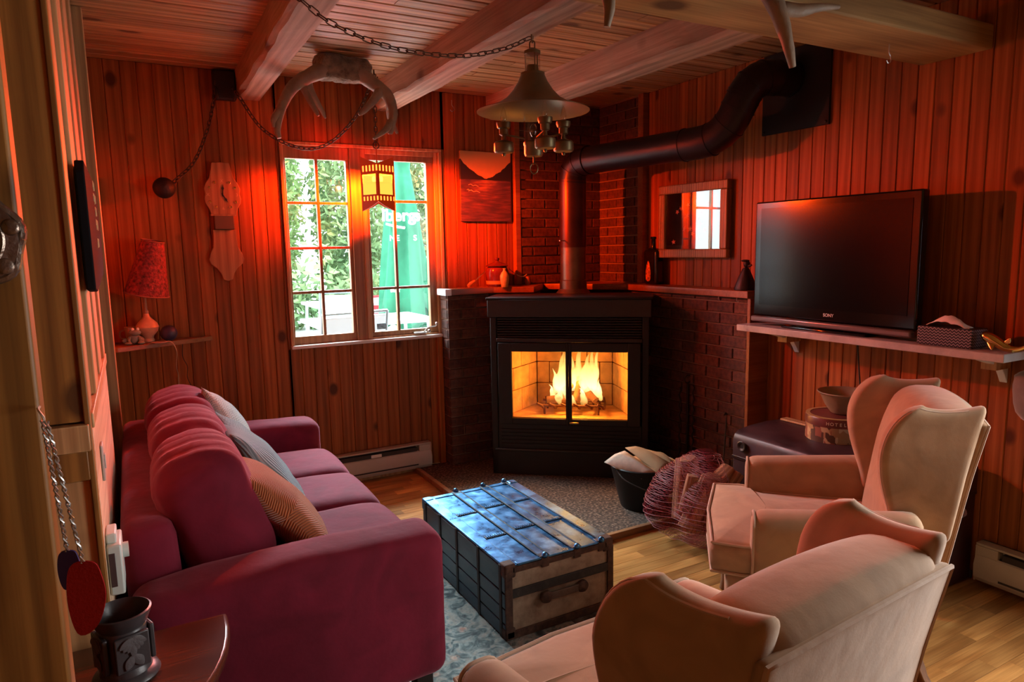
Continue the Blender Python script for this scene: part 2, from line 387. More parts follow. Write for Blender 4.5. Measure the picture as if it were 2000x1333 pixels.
# ---- beams
def beam(x0a,x1a,x0b,x1b,z0,z1,label):
    """a = at the back wall, b = at the near end"""
    ya,yb=YB-.002,1.60
    g=G(); nseg=18; V=[];Fc=[]
    rb=random.Random(int(x0a*1000))
    for i in range(nseg+1):
        t=i/nseg; yy=ya+(yb-ya)*t; a=x0a+(x0b-x0a)*t; b=x1a+(x1b-x1a)*t
        j=lambda s=.006: rb.uniform(-s,s)
        wane=.012*(noise.noise((t*3.1,x0a*7,0)))
        V+=[(a+j()+wane*.6,yy,z0+.018+j(.003)),(a+.02+wane+j(),yy,z0+j(.003)),(b-.012+j(.003),yy,z0+j(.003)),(b,yy,z0+.012),(b,yy,z1),(a,yy,z1)]
    for i in range(nseg):
        for k in range(6): Fc.append((i*6+k,i*6+(k+1)%6,(i+1)*6+(k+1)%6,(i+1)*6+k))
    Fc+=[[5,4,3,2,1,0],[nseg*6+k for k in range(6)]]
    o=raw('ceiling_beam',V,Fc,MT['beam']); bm=bmesh.new(); bm.from_mesh(o.data); bmesh.ops.recalc_face_normals(bm,faces=bm.faces); bm.to_mesh(o.data); bm.free()
    tag(o,label,'beam','rough sawn ceiling beams'); return o
beam(.612,.748,.565,.715,2.36,ZC,'wavy edged ceiling beam left of the antlers')
beam(1.41,1.555,1.415,1.575,2.36,ZC,'ceiling beam that the hanging oil lamp chandelier hooks onto')
beam(2.205,2.362,2.27,2.445,2.36,ZC,'knotty ceiling beam right of the hanging lamp, above the stovepipe')
cb=G().box((-1.6,1.60,2.262),(XR-.012,1.895,2.36)).build('cross_beam',MT['beamX'],bevel=.008)
tag(cb,'broad yellow cross beam at the top right, under the ends of other beams','beam')
# ---- brick chimney corner (upper) and brick plinths (lower), every brick its own piece
def bricks(parent, length, z0, z1, M, seed, skip=None):
    """local x along the wall, y = 0 mortar face, bricks proud to -y"""
    r=random.Random(seed); row=0; z=z0+.006; H,BL,J=.057,.198,.0095
    while z<z1-.02:
        h=min(H,z1-.004-z); x=-(BL+J)/2*(row%2)
        while x<length:
            a=max(0.002,x); b=min(length-.002,x+BL)
            if b-a>.02 and not (skip and skip(a,b,z)):
                p=r.uniform(.002,.006); c=.004
                g=G().add([(0,0,0),(b-a,0,0),(b-a,0,h),(0,0,h),(c,-.008-p,c),(b-a-c,-.008-p,c),(b-a-c,-.008-p,h-c),(c,-.008-p,h-c),(0,-.006-p,0),(b-a,-.006-p,0),(b-a,-.006-p,h),(0,-.006-p,h)],
                          [(0,1,2,3),(4,7,6,5),(8,4,5,9),(9,5,6,10),(10,6,7,11),(11,7,4,8),(0,8,9,1),(1,9,10,2),(2,10,11,3),(3,11,8,0)])
                o=raw('brick',g.v,g.f,MT['brick'],parent); o.matrix_world=M@T(a,0,z)
            x+=BL+J
        z+=H+J; row+=1
TOPZ=1.232
ub=empty('wall_chimney_back',kind='structure')
bxo('mortar_bed',(2.44,YB-.03,TOPZ-.05),(XR+.02,YB+.05,ZC),MT['mortar'],ub,0)
bricks(ub,XR-2.44-.03,TOPZ,ZC,T(2.44,YB-.03,0),11)
ur=empty('wall_chimney_right',kind='structure')
bxo('mortar_bed',(XR-.03,3.80,TOPZ-.05),(XR+.05,YB-.03,ZC),MT['mortar'],ur,0)
bricks(ur,YB-.045-3.80,TOPZ,ZC,T(XR-.03,YB-.045,0)@RZ(-PI/2),12)
tr=bxo('trim_1',(2.398,YB-.045,TOPZ),(2.44,YB+.02,ZC),MT['mantel'],None,.003); tag(tr,kind='structure')
tr=bxo('trim_2',(XR-.045,3.745,TOPZ),(XR+.02,3.80,ZC),MT['mantel'],None,.003); tag(tr,kind='structure')
ll=empty('wall_plinth_left',kind='structure')
PX0=1.825
bxo('mortar_bed',(PX0+.008,4.178,0),(2.55,YB+.02,1.19),MT['mortar'],ll,0)
bricks(ll,.42,.03,1.19,T(PX0,4.178,0),13)
bricks(ll,.10,.03,1.19,T(PX0+.012,4.283,0)@RZ(-PI/2),15)
lr=empty('wall_plinth_right',kind='structure')
bxo('mortar_bed',(3.03,2.71,0),(XR+.02,YB,1.19),MT['mortar'],lr,0)
bricks(lr,1.35,.03,1.19,T(3.03,4.06,0)@RZ(-PI/2),14)
tr=bxo('trim_3',(3.005,2.685,0),(XR,2.708,1.19),MT['mantel'],None,.003); tag(tr,kind='structure')
tr=bxo('trim_4',(1.782,YB-.03,0),(1.822,YB+.016,OZ0-.02),MT['pine'],None,.003); tag(tr,kind='structure')
# mantel slabs: left run has a separate white end piece
ms=empty('mantel_shelf',(0,0,0),label='dark mantel slab over the left brick plinth with a pale end',cat='shelf',group='mantel slabs on the brick plinths')
G().prism([(1.845,4.145),(2.16,4.145),(2.38,3.98),(2.62,4.25),(2.62,YB-.03),(1.845,YB)],1.192,TOPZ).build('slab',MT['mantel'],ms,bevel=.003)
G().box((1.802,4.143,1.19),(1.846,YB-.002,TOPZ)).build('pale_end',plain('white_end',(.82,.84,.85),.5),ms,bevel=.002)
ms2=empty('mantel_shelf',(0,0,0),label='red-lit mantel slab over the right brick plinth, end near the television',cat='shelf',group='mantel slabs on the brick plinths')
G().prism([(2.985,2.69),(XR-.002,2.69),(XR-.002,3.74),(XR-.032,3.80),(XR-.032,YB-.03),(2.63,YB-.03),(2.63,4.24),(2.985,3.75)],1.192,TOPZ).build('slab',MT['mantel'],ms2,bevel=.003)
# hearth
he=empty('hearth_slab',(0,0,0),label='speckled brown hearth pad in front of the fireplace with wooden edging',cat='hearth')
def speckle():
    m,nt,b=new_mat('speckled_hearth'); L=nt.links.new; tc=N(nt,'ShaderNodeTexCoord')
    n=N(nt,'ShaderNodeTexNoise'); n.inputs['Scale'].default_value=70; n.inputs['Detail'].default_value=5; L(tc.outputs['Object'],n.inputs['Vector'])
    c=ramp(nt,n.outputs[0],[(.36,(.022,.013,.008)),(.52,(.075,.046,.030)),(.66,(.22,.15,.105))]); L(c,b.inputs['Base Color']); b.inputs['Roughness'].default_value=.85
    bp=N(nt,'ShaderNodeBump'); bp.inputs['Strength'].default_value=.8; bp.inputs['Distance'].default_value=.004; L(n.outputs[0],bp.inputs['Height']); L(bp.outputs[0],b.inputs['Normal']); return m
bxo('stone_pad',(hearth_x+.03,hearth_y+.03,0.001),(3.03,YB-.02,.03),speckle(),he,.003)
MT['edge']=wood('edging_wood',(.20,.09,.04),(.36,.18,.08),0,rough=.5,vary=.05,knot=.1)
bxo('edging',(hearth_x,hearth_y,0.001),(hearth_x+.028,YB-.03,.034),MT['edge'],he,.003)
bxo('edging',(hearth_x+.03,hearth_y,0.001),(3.14,hearth_y+.028,.034),MT['edge'],he,.003)

# ---- window
win=empty('window_1',kind='structure')
yo=YB-.012
def wb_(name,a,b,mat='casing',p=win,bev=.003): return bxo(name,a,b,MT[mat],p,bev)
wb_('casing',(OX0-.018,yo,OZ1),(OX1+.018,YB+.13,OZ1+.02)); wb_('casing',(OX0-.018,yo,OZ0),(OX0+.002,YB+.13,OZ1)); wb_('casing',(OX1-.002,yo,OZ0),(OX1+.018,YB+.13,OZ1))
pw=plain('painted_sill',(.86,.80,.74),.35)
bxo('sill',(OX0-.018,yo-.014,OZ0-.02),(OX1+.018,YB+.13,OZ0),pw,win,.004)
wb_('mullion',(1.252,YB+.008,OZ0),(1.335,YB+.1,OZ1),'sash')
wb_('mullion_bead',(1.318,YB-.002,OZ0+.005),(1.334,YB+.008,OZ1-.005),'casing')
gl=thin_glass('window_glass',(.97,1,.99),.05)
def sash(x0,x1,z0,z1,gx0,gx1,gz0,gz1,vx,hz,name):
    s=empty(name); s.parent=win
    ya,yb=YB+.025,YB+.065
    for a,b in (((x0,ya,gz1),(x1,yb,z1)),((x0,ya,z0),(x1,yb,gz0))): wb_('rail',a,b,'sash',s)
    for a,b in (((x0,ya,gz0),(gx0,yb,gz1)),((gx1,ya,gz0),(x1,yb,gz1))): wb_('stile',a,b,'sash',s)
    t=.0085
    wb_('muntin',(vx-t,ya+.006,gz0),(vx+t,yb-.004,gz1),'sash',s,.002)
    zs=[gz0]+sorted(hz)+[gz1]; xs=[gx0,vx-t,vx+t,gx1]
    for z in hz:
        for k in (0,2): wb_('muntin',(xs[k],ya+.008,z-t),(xs[k+1],yb-.006,z+t),'sash',s,.002)
    for i in range(len(zs)-1):
        za=zs[i]+(t if i else 0); zb=zs[i+1]-(t if i<len(zs)-2 else 0)
        for k in (0,2): bxo('pane',(xs[k],YB+.043,za),(xs[k+1],YB+.047,zb),gl,s,0)
    return s
sash(OX0+.002,1.252,OZ0,OZ1,.868,1.232,.975,2.05,1.052,[1.245,1.516,1.789],'fixed_sash')
sash(1.352,OX1-.03,OZ0+.012,OZ1-.03,1.372,1.765,.968,2.06,1.541,[1.248,1.806],'opening_sash')
for a,b in (((1.335,YB+.012,OZ0),(1.352,YB+.08,OZ1)),((OX1-.03,YB+.012,OZ0),(OX1-.002,YB+.08,OZ1)),((1.352,YB+.012,OZ1-.03),(OX1-.03,YB+.08,OZ1)),((1.352,YB+.012,OZ0),(OX1-.03,YB+.08,OZ0+.012))): wb_('sash_frame',a,b,'casing')
chrome=plain('brushed_steel',(.62,.60,.56),.3,1)
ck=empty('crank_handle'); ck.parent=win
G().box((1.63,YB-.01,OZ0+.012),(1.72,YB+.012,OZ0+.024)).build('crank_base',chrome,ck,bevel=.003)
G().tube(smooth_path([(1.70,YB-.005,OZ0+.022),(1.715,YB-.02,OZ0+.045),(1.74,YB-.025,OZ0+.055),(1.775,YB-.025,OZ0+.058),(1.785,YB-.025,OZ0+.07)],16),.005).ball((1.785,YB-.025,OZ0+.075),.011).ball((1.73,YB-.02,OZ0+.028),.011).build('crank_arm',chrome,ck,smooth=True)
stk=bxo('sticker',(1.39,YB+.040,.982),(1.452,YB+.0425,1.02),plain('blue_sticker',(.30,.52,.66),.5,vary=.5,vscale=60),win,0)
# ---- baseboard heaters
def heater(name,L_,M,label):
    h=empty(name,label=label,cat='heater',group='electric baseboard heaters'); h.matrix_world=M
    cm=plain('heater_enamel',(.52,.45,.37),.45,vary=.06); dk=plain('heater_slot',(.05,.04,.035),.8)
    G().box((0,-.012,.03),(L_,0,.20)).build('back_plate',cm,h,bevel=.002)
    g=G(); g.prism([(-.010,.03),(-.052,.03),(-.066,.05),(-.070,.105),(-.058,.145),(-.05,.150),(-.05,.143),(-.060,.10),(-.056,.055),(-.045,.04),(-.010,.04)],0,L_,Matrix(((0,0,1,0),(1,0,0,0),(0,1,0,0),(0,0,0,1)))); g.build('front_cover',cm,h,bevel=.001)
    G().box((0,-.058,.19),(L_,0,.20)).build('top_lip',cm,h,bevel=.002)
    for a,b in ((0,.0),(1,0)):
        x0=0 if a==0 else L_-.085
        G().box((x0,-.056,.145),(x0+.085,-.01,.188)).build('end_cover',cm,h,bevel=.003)
        G().box((0 if a==0 else L_-.006,-.062,.03),(.006 if a==0 else L_,-.005,.19)).build('end_cap',cm,h,bevel=.002)
    G().box((.10,-.050,.148),(L_-.10,-.014,.176)).build('heating_fins',dk,h)
    G().box((.10,-.0705,.058),(L_-.10,-.066,.066)).build('lower_slot',dk,h)
    G().box((L_*.62,-.054,.152),(L_*.62+.07,-.05,.172)).build('rating_plate',plain('rating_plate',(.8,.8,.78),.3,.4),h,bevel=.001)
    return h
heater('baseboard_heater',1.10,T(.60,YB-.001,0),'beige baseboard heater under the window, behind the sofa')
heater('baseboard_heater',1.00,T(XR-.001,1.50,0)@RZ(-PI/2),'shadowed beige baseboard heater at the right edge, past the dark chest')
bb=bxo('baseboard_back',(LX+.03,YB-.012,0),(1.78,YB,.03),MT['trim'],None,.002); tag(bb,kind='structure')
# ---- fireplace insert set across the corner
iron=plain('black_iron',(.020,.016,.013),.55,.3,bump=.15,bscale=200)
iron2=plain('dark_grey_iron',(.040,.032,.027),.5,.4,bump=.1,bscale=150)
FM=T(1.985,3.873,0)@RZ(math.atan2(3.243-3.873,2.755-1.985))
fp=empty('fireplace',label='black iron fireplace with glass doors across the brick corner',cat='fireplace'); fp.matrix_world=FM
def fb(n,a,b,m=iron,bev=.004,p=fp): return bxo(n,a,b,m,p,bev)
fb('header',(-.012,-.018,1.06),(1.007,.36,1.172),iron2)
fb('top_plate',(-.02,-.026,1.172),(1.015,.37,1.186),iron)
fb('side_post',(0,0,.03),(.04,.36,1.06)); fb('side_post',(.955,0,.03),(.995,.36,1.06))
for i in range(8): fb('louver_slat',(.045,.004,.930+i*.0162),(.950,.030,.930+i*.0162+.009),iron,.001)
fb('louver_back',(.04,.03,.925),(.955,.05,1.06),plain('louver_dark',(.008,.006,.005),.9),0)
fb('crossbar',(.04,-.010,.900),(.955,.03,.926),iron2)
fb('lower_panel',(.04,.006,.20),(.955,.03,.368)); fb('ledge',(.02,-.012,.188),(.975,.03,.204),iron2)
fb('kick_base',(.0,.0,.03),(.995,.36,.188),iron)
for i in range(5): fb('lower_slat',(.06,-.002,.225+i*.024),(.935,.007,.237+i*.024),iron,.001)
brass=plain('worn_brass',(.55,.36,.14),.35,1)
fgl=thin_glass('stove_glass',(1,.98,.95),.03)
def fdoor(x0,x1,g0,g1,side):
    d=empty('door'); d.parent=fp
    fb('door_frame',(x0,-.02,.372),(g0,.01,.897),iron,.003,d); fb('door_frame',(g1,-.02,.372),(x1,.01,.897),iron,.003,d)
    fb('door_frame',(g0,-.02,.842),(g1,.01,.897),iron,.003,d); fb('door_frame',(g0,-.02,.372),(g1,.01,.410),iron,.003,d)
    fb('glass_pane',(g0,-.006,.410),(g1,-.003,.842),fgl,0,d)
fdoor(.05,.4995,.138,.482,0); fdoor(.5005,.945,.519,.866,1)
fb('latch',(.505,-.034,.383),(.565,-.021,.394),brass,.003)
# firebox lining
fbk=plain('firebrick',(.60,.31,.11),.9,vary=.25,bump=.4,bscale=60,vscale=14)
fbx=empty('firebox'); fbx.parent=fp
fb('firebox_floor',(.09,.012,.385),(.91,.42,.412),fbk,.003,fbx); fb('firebox_roof',(.06,.012,.86),(.94,.44,.88),iron,0,fbx)
def lining(p0,p1,rows,cols,seed):
    a=Vector(p0);b=Vector(p1);L_=(b-a).length;ang=math.atan2((b-a).y,(b-a).x);r=random.Random(seed)
    zs=[.412+(.86-.412)*k/rows for k in range(rows+1)]
    for j in range(rows):
        off=.5*(j%2)
        xs=[0]+[L_*(k+off)/cols for k in range(cols+1) if .03<L_*(k+off)/cols<L_-.03]+[L_]
        for x0,x1 in zip(xs[:-1],xs[1:]):
            o=G().box((x0+.002,0,zs[j]+.002),(x1-.002,.03+r.uniform(0,.005),zs[j+1]-.002)).build('firebrick',fbk,fbx,bevel=.003,bseg=1)
            o.matrix_local=T(a.x,a.y,0)@RZ(ang)
lining((.09,.012),(.24,.40),3,2,1); lining((.24,.40),(.76,.40),3,3,2); lining((.76,.40),(.91,.012),3,2,3)
# grate, logs, fire
gr=empty('fire_grate',label='iron fire grate holding the burning logs inside the fireplace',cat='grate'); gr.matrix_world=FM
hot=plain('hot_iron',(.12,.04,.02),.7)
for yy in (.10,.26): G().tube([(.30,yy,.470),(.71,yy,.470)],.008).build('long_bar',hot,gr,smooth=True)
for i in range(6):
    xx=.315+i*.078
    G().tube(smooth_path([(xx-.03,.075,.488),(xx,.09,.470),(xx+.01,.11,.452),(xx+.01,.27,.455),(xx,.29,.49)],10),.008,6).build('cross_bar',hot,gr,smooth=True)
for xx in (.33,.68):
    for yy in (.10,.26): G().tube([(xx,yy,.47),(xx,yy,.413)],.008,6).build('foot',hot,gr,smooth=True)
logm=plain('burning_log',(.10,.035,.015),.95,vary=.6,bump=.9,bscale=40,vscale=20,emit=(1,.22,.03),estr=.35)
def log_(a,b,r,label):
    pts=smooth_path([a,[(p+q)/2+random.uniform(-.008,.008) for p,q in zip(a,b)],b],8)
    o=G().tube(pts,[r*random.uniform(.85,1.1) for _ in pts],9).build('burning_log',logm,smooth=True,angle=60); o.matrix_world=FM; tag(o,label,'log','logs burning on the grate'); return o
log_((.34,.14,.500),(.66,.20,.505),.026,'front burning log lying low along the grate'); log_((.38,.22,.50),(.50,.15,.60),.024,'burning log leaning up to the right in the left half of the fire')
log_((.66,.14,.50),(.57,.24,.595),.023,'burning log leaning up to the left in the right half of the fire'); log_((.46,.24,.555),(.62,.24,.57),.025,'burning log lying across the top at the back of the fire')
log_((.53,.12,.50),(.55,.22,.635),.020,'short charred log standing upright in the middle of the fire')
def flame_mat():
    m=bpy.data.materials.new('flame'); m.use_nodes=True; nt=m.node_tree; nt.nodes.clear(); L=nt.links.new
    o=N(nt,'ShaderNodeOutputMaterial'); e=N(nt,'ShaderNodeEmission'); t=N(nt,'ShaderNodeBsdfTransparent'); mx=N(nt,'ShaderNodeMixShader')
    tc=N(nt,'ShaderNodeTexCoord'); sp=N(nt,'ShaderNodeSeparateXYZ'); L(tc.outputs['Object'],sp.inputs[0])
    mr=N(nt,'ShaderNodeMapRange'); L(sp.outputs[2],mr.inputs[0]); mr.inputs[1].default_value=.48; mr.inputs[2].default_value=.86
    c=ramp(nt,mr.outputs[0],[(0,(1,.50,.10)),(.25,(1,.80,.34)),(.55,(1,.66,.18)),(1,(1,.36,.04))]); L(c,e.inputs[0])
    s=ramp(nt,mr.outputs[0],[(0,(.35,)*3),(.25,(1,)*3),(.6,(.65,)*3),(1,(.25,)*3)]); ml=N(nt,'ShaderNodeMath',operation='MULTIPLY'); L(s,ml.inputs[0]); ml.inputs[1].default_value=3.0; L(ml.outputs[0],e.inputs[1])
    lw=N(nt,'ShaderNodeLayerWeight'); lw.inputs[0].default_value=.35; n=N(nt,'ShaderNodeTexNoise'); n.inputs['Scale'].default_value=18; L(tc.outputs['Object'],n.inputs['Vector'])
    a=N(nt,'ShaderNodeMath',operation='SUBTRACT'); a.inputs[0].default_value=1.0; L(lw.outputs['Facing'],a.inputs[1])
    b=N(nt,'ShaderNodeMath',operation='MULTIPLY'); L(a.outputs[0],b.inputs[0]); L(n.outputs[0],b.inputs[1])
    b2=N(nt,'ShaderNodeMath',operation='MULTIPLY'); L(b.outputs[0],b2.inputs[0]); b2.inputs[1].default_value=1.25; b2.use_clamp=True
    L(b2.outputs[0],mx.inputs[0]); L(t.outputs[0],mx.inputs[1]); L(e.outputs[0],mx.inputs[2]); L(mx.outputs[0],o.inputs[0]); return m
fm=flame_mat()
fire=empty('fire',label='yellow flames rising from the logs behind the glass doors',cat='fire'); fire.matrix_world=FM
rf=random.Random(21)
for i,(x,y,z0,h,r) in enumerate([(.40,.20,.50,.20,.030),(.43,.17,.52,.30,.036),(.46,.22,.53,.33,.040),(.475,.15,.50,.26,.036),(.50,.20,.55,.30,.036),(.535,.22,.56,.29,.034),(.57,.20,.54,.20,.036),(.605,.19,.54,.26,.042),(.635,.21,.53,.31,.036),(.66,.17,.51,.18,.028),(.37,.16,.48,.12,.022),(.69,.18,.49,.14,.020),(.43,.12,.48,.12,.026),(.58,.11,.47,.12,.026),(.65,.25,.56,.28,.022),(.52,.10,.46,.10,.02)]):
    ph=rf.uniform(0,6); pts=[];rad=[]; n=14
    for k in range(n+1):
        t=k/n; pts.append((x+.022*t*math.sin(4.2*t+ph)+.012*math.sin(9*t+ph)*t,y+.012*math.sin(5*t+ph),z0+h*t)); rad.append(max(.0008,r*(math.sin(PI*min(1,t*1.15+.12))**.8 if t<.45 else (1-t)**.9*1.55*math.sin(PI*.637))*(1+.18*math.sin(11*t+ph))))
    G().tube(pts,rad,9).build('flame',fm,fire,smooth=True,angle=180)
def point(name,loc,power,color,r,parent=None):
    l=bpy.data.lights.new(name,'POINT'); l.energy=power; l.color=color; l.shadow_soft_size=r; o=bpy.data.objects.new(name,l); COL.objects.link(o); o.location=loc
    return o
p=FM@Vector((.50,.10,.66)); point('fire_light',p,22,(1,.36,.05),.07)
p=FM@Vector((.50,-.006,.70))
# ---- stovepipe
sp=empty('stovepipe',(2.617,3.86,0),label='black stovepipe rising from the fireplace and bending to the right wall',cat='stovepipe')
pm=plain('stovepipe_black',(.030,.018,.020),.38,.55,bump=.06,bscale=80); pm2=plain('stovepipe_steel',(.22,.17,.13),.35,.9,vary=.3,bump=.05,bscale=60)
pm3=plain('stovepipe_bronze',(.10,.035,.025),.32,.8,vary=.25)
def sl(pts): return [(a-2.617,b-3.86,c) for a,b,c in pts]
PR=.086
G().tube([(0,0,1.187),(0,0,1.215)],[PR+.03,PR+.006],28).build('flange',pm2,sp,smooth=True)
G().tube([(0,0,1.20),(0,0,1.27),(0,0,1.275),(0,0,1.50)],[PR+.005,PR+.005,PR,PR],28).build('collar_pipe',pm2,sp,smooth=True)
G().tube([(0,0,1.49),(0,0,1.93)],[PR+.004,PR+.004],28).build('vertical_pipe',pm3,sp,smooth=True)
G().tube([(-.14,-.05,1.535),(.13,.05,1.535)],.004).ball((.13,.05,1.535),.012).build('damper_handle',chrome,sp,smooth=True)
def elbow(name,pts,n,seg=28,ringr=.003):
    P=smooth_path(sl(pts),n); g=G(); rr=[]; 
    o=g.tube(P,[PR+.003]*len(P),seg).build(name,pm,sp,smooth=True,angle=50)
    for k in range(0,len(P),2):
        t=(P[min(k+1,len(P)-1)]-P[max(k-1,0)]).normalized()
        G().tube([P[k]-t*.004,P[k]+t*.004],PR+.0065,seg).build('seam_ring',pm,sp,smooth=True,angle=50)
    return o
elbow('elbow',[(2.617,3.86,1.92),(2.62,3.845,1.99),(2.63,3.79,2.035),(2.645,3.71,2.045)],6)
P=smooth_path(sl([(2.642,3.73,2.044),(2.825,2.90,2.052)]),4); G().tube(P,PR,28).build('horizontal_pipe',pm,sp,smooth=True)
elbow('elbow',[(2.80,3.0,2.05),(2.835,2.84,2.06),(2.86,2.74,2.12),(2.873,2.69,2.20),(2.885,2.655,2.27)],8)
elbow('elbow',[(2.88,2.665,2.25),(2.90,2.63,2.31),(2.96,2.605,2.345),(3.03,2.59,2.35),(3.13,2.585,2.35)],8)
pl=empty('flue_plate',(3.15,2.555,2.30),label='square black heat shield plate where the stovepipe enters the right wall',cat='plate')
G().box((-.006,-.21,-.215),(.009,.21,.205)).build('plate',plain('matt_black',(.006,.006,.007),.7),pl,bevel=.002)
for a in (-.195,.195):
    for b in (-.2,.19): G().ball((-.008,a,b),.007,8,6).build('screw',iron2,pl,smooth=True)
# ---- chains
_lk={}
def link_mesh(L_,w,r,mat):
    k=(L_,w,r,mat.name)
    if k not in _lk:
        pts=[]; n=16
        for i in range(n):
            a=2*PI*i/n; pts.append(Vector((math.cos(a)*w/2, 0, math.sin(a)*w/2+(L_-w)/2*(1 if math.sin(a)>=0 else -1))))
        g=G(); V=[];Fc=[]; seg=5
        for i,p in enumerate(pts):
            t=(pts[(i+1)%n]-pts[i-1]).normalized(); u=Vector((0,1,0)); w_=t.cross(u)
            for s in range(seg): a=2*PI*s/seg; V.append(p+(u*math.cos(a)+w_*math.sin(a))*r)
        for i in range(n):
            for s in range(seg): Fc.append((i*seg+s,i*seg+(s+1)%seg,((i+1)%n)*seg+(s+1)%seg,((i+1)%n)*seg+s))
        me=bpy.data.meshes.new('link'); me.from_pydata([tuple(v) for v in V],[],Fc); me.materials.append(mat); me.polygons.foreach_set('use_smooth',[True]*len(me.polygons)); _lk[k]=me
    return _lk[k]
def chain(path,parent,mat,L_=.034,w=.017,r=.0026,origin=(0,0,0)):
    P=smooth_path(path,200); O=Vector(origin); d=0; nxt=0; k=0; pitch=L_-2.6*r
    me=link_mesh(L_,w,r,mat)
    for a,b in zip(P[:-1],P[1:]):
        s=(b-a).length
        while nxt<=d+s and s>1e-9:
            p=a+(b-a)*((nxt-d)/s); t=(b-a).normalized()
            q=t.to_track_quat('Z','Y').to_matrix().to_4x4()
            o=bpy.data.objects.new('link',me); link(o,parent); o.matrix_local=T(*(p-O))@q@RZ(PI/4 if k%2 else -PI/4); k+=1; nxt+=pitch
        d+=s
chm=plain('aged_chain',(.10,.055,.03),.5,.7)
# ---- red lantern hanging by the window
LN=(1.30,3.915)
ln=empty('hanging_lantern',(*LN,1.72),label='red lantern with lit amber panes hanging before the window',cat='lantern')
red=plain('glowing_red_metal',(.30,.022,.010),.5,.1,emit=(1,.05,.0),estr=.2)  # metal given its own red glow, adds light on the near wall
redg=glow('red_glass_slot',(1,.12,.015),7,(1,.2,.05),.88)
ambg=glow('amber_lit_glass',(1,.52,.07),2.0,(1,.55,.2),.55)
A_=.13; ang0=math.radians(27)
for k in range(4):
    a=ang0+k*PI/2
    M=RZ(a)@T(0,-A_/2,0)   # local x along the face, -y outwards
    f=empty('face'); f.parent=ln; f.matrix_local=M
    h=A_/2
    def pc(n,poly,m,t=.004): return G().prism(poly,-t/2,t/2,Matrix(((1,0,0,0),(0,0,-1,0),(0,1,0,0),(0,0,0,1)))).build(n,m,f,bevel=0)
    pc('top_plate',[(-h,.255),(h,.255),(h,.307),(0,.284),(-h,.262)] if k in (0,2) else [(-h,.255),(h,.255),(h,.262),(0,.284),(-h,.307)],red)
    pc('bar',[(-h,.205),(h,.205),(h,.222),(-h,.222)],red); pc('bar',[(-h,.082),(h,.082),(h,.092),(-h,.092)],red)
    for j in range(5):
        x0=-h+.004+j*.0264; pc('slat',[(x0-.004,.222),(x0+.0135-.004,.222),(x0+.0135-.004,.255),(x0-.004,.255)],red); pc('slat',[(x0-.004,.058),(x0+.0135-.004,.058),(x0+.0135-.004,.082),(x0-.004,.082)],red)
    pc('slot_glass',[(-h,.222),(h,.222),(h,.255),(-h,.255)],redg,.001); pc('slot_glass',[(-h,.058),(h,.058),(h,.082),(-h,.082)],redg,.001)
    for sx in (-1,1): pc('stile',[(sx*h,.092),(sx*h,.205),(sx*(h-.013),.205),(sx*(h-.013),.092)][::sx],red)
    pc('pane',[(-h+.013,.092),(h-.013,.092),(h-.013,.205),(-h+.013,.205)],ambg,.002)
    lo=[(-h,.0),(-h+.01,.003),(-h*.4,.012),(h*.3,.028),(h,.05)]; lo=lo if k in (1,3) else [(-x,z) for x,z in lo][::-1]
    pc('bottom_plate',lo+[(h,.058),(-h,.058)],red)
G().tube([(0,0,.262),(0,0,.36)],.004).build('stem',red,ln,smooth=True)
G().box((-.062,-.062,.250),(.062,.062,.254),RZ(ang0)).build('light_cap',red,ln)  # added plate, keeps the lantern light off the ceiling and beam
for a in (0,PI/2): G().box((-A_*.7,-.003,.258),(A_*.7,.003,.264),RZ(ang0+PI/4+a)).build('strut',red,ln)
G().lathe([(.018,-.003),(.021,0),(.018,.003),(.015,0),(.018,-.003)],20,T(0,0,.372)@RX(PI/2)@RY(0)).build('ring',chm,ln,smooth=True)
bulb=glow('lit_bulb',(1,.85,.5),30)
for dx in (-.02,.02): G().ball((dx*math.cos(YAW),-dx*math.sin(YAW),.182),.012,10,8,(1,1,1.6)).build('bulb',bulb,ln,smooth=True)
chain([(1.30,3.915,2.10),(1.305,3.918,2.28),(1.31,3.92,2.485)],ln,chm,origin=(*LN,1.72))
G().box((-.05,-.05,.160),(.05,.05,.164),RZ(ang0)).build('light_baffle',red,ln)  # added baffle inside the lantern, cuts off its steep downward light
lant=point('lantern_light',(LN[0],LN[1],1.921),1650,(1,.17,.02),.014)
# swag chain from the left beam to the lantern hook
sw=empty('swag_chain',(.61,4.16,2.36),label='heavy chain swagged from the left beam to the lantern hook',cat='chain')
chain([(.60,4.14,2.36),(.72,4.10,2.17),(.90,4.05,2.075),(1.05,4.0,2.10),(1.20,3.955,2.25),(1.312,3.925,2.475)],sw,chm,.036,.019,.003,(.61,4.16,2.36))
G().tube(smooth_path([(.70,-.235,.15),(.70,-.235,.115),(.715,-.235,.10),(.72,-.235,.115)],10),.004,6).build('ceiling_hook',chm,sw,smooth=True)
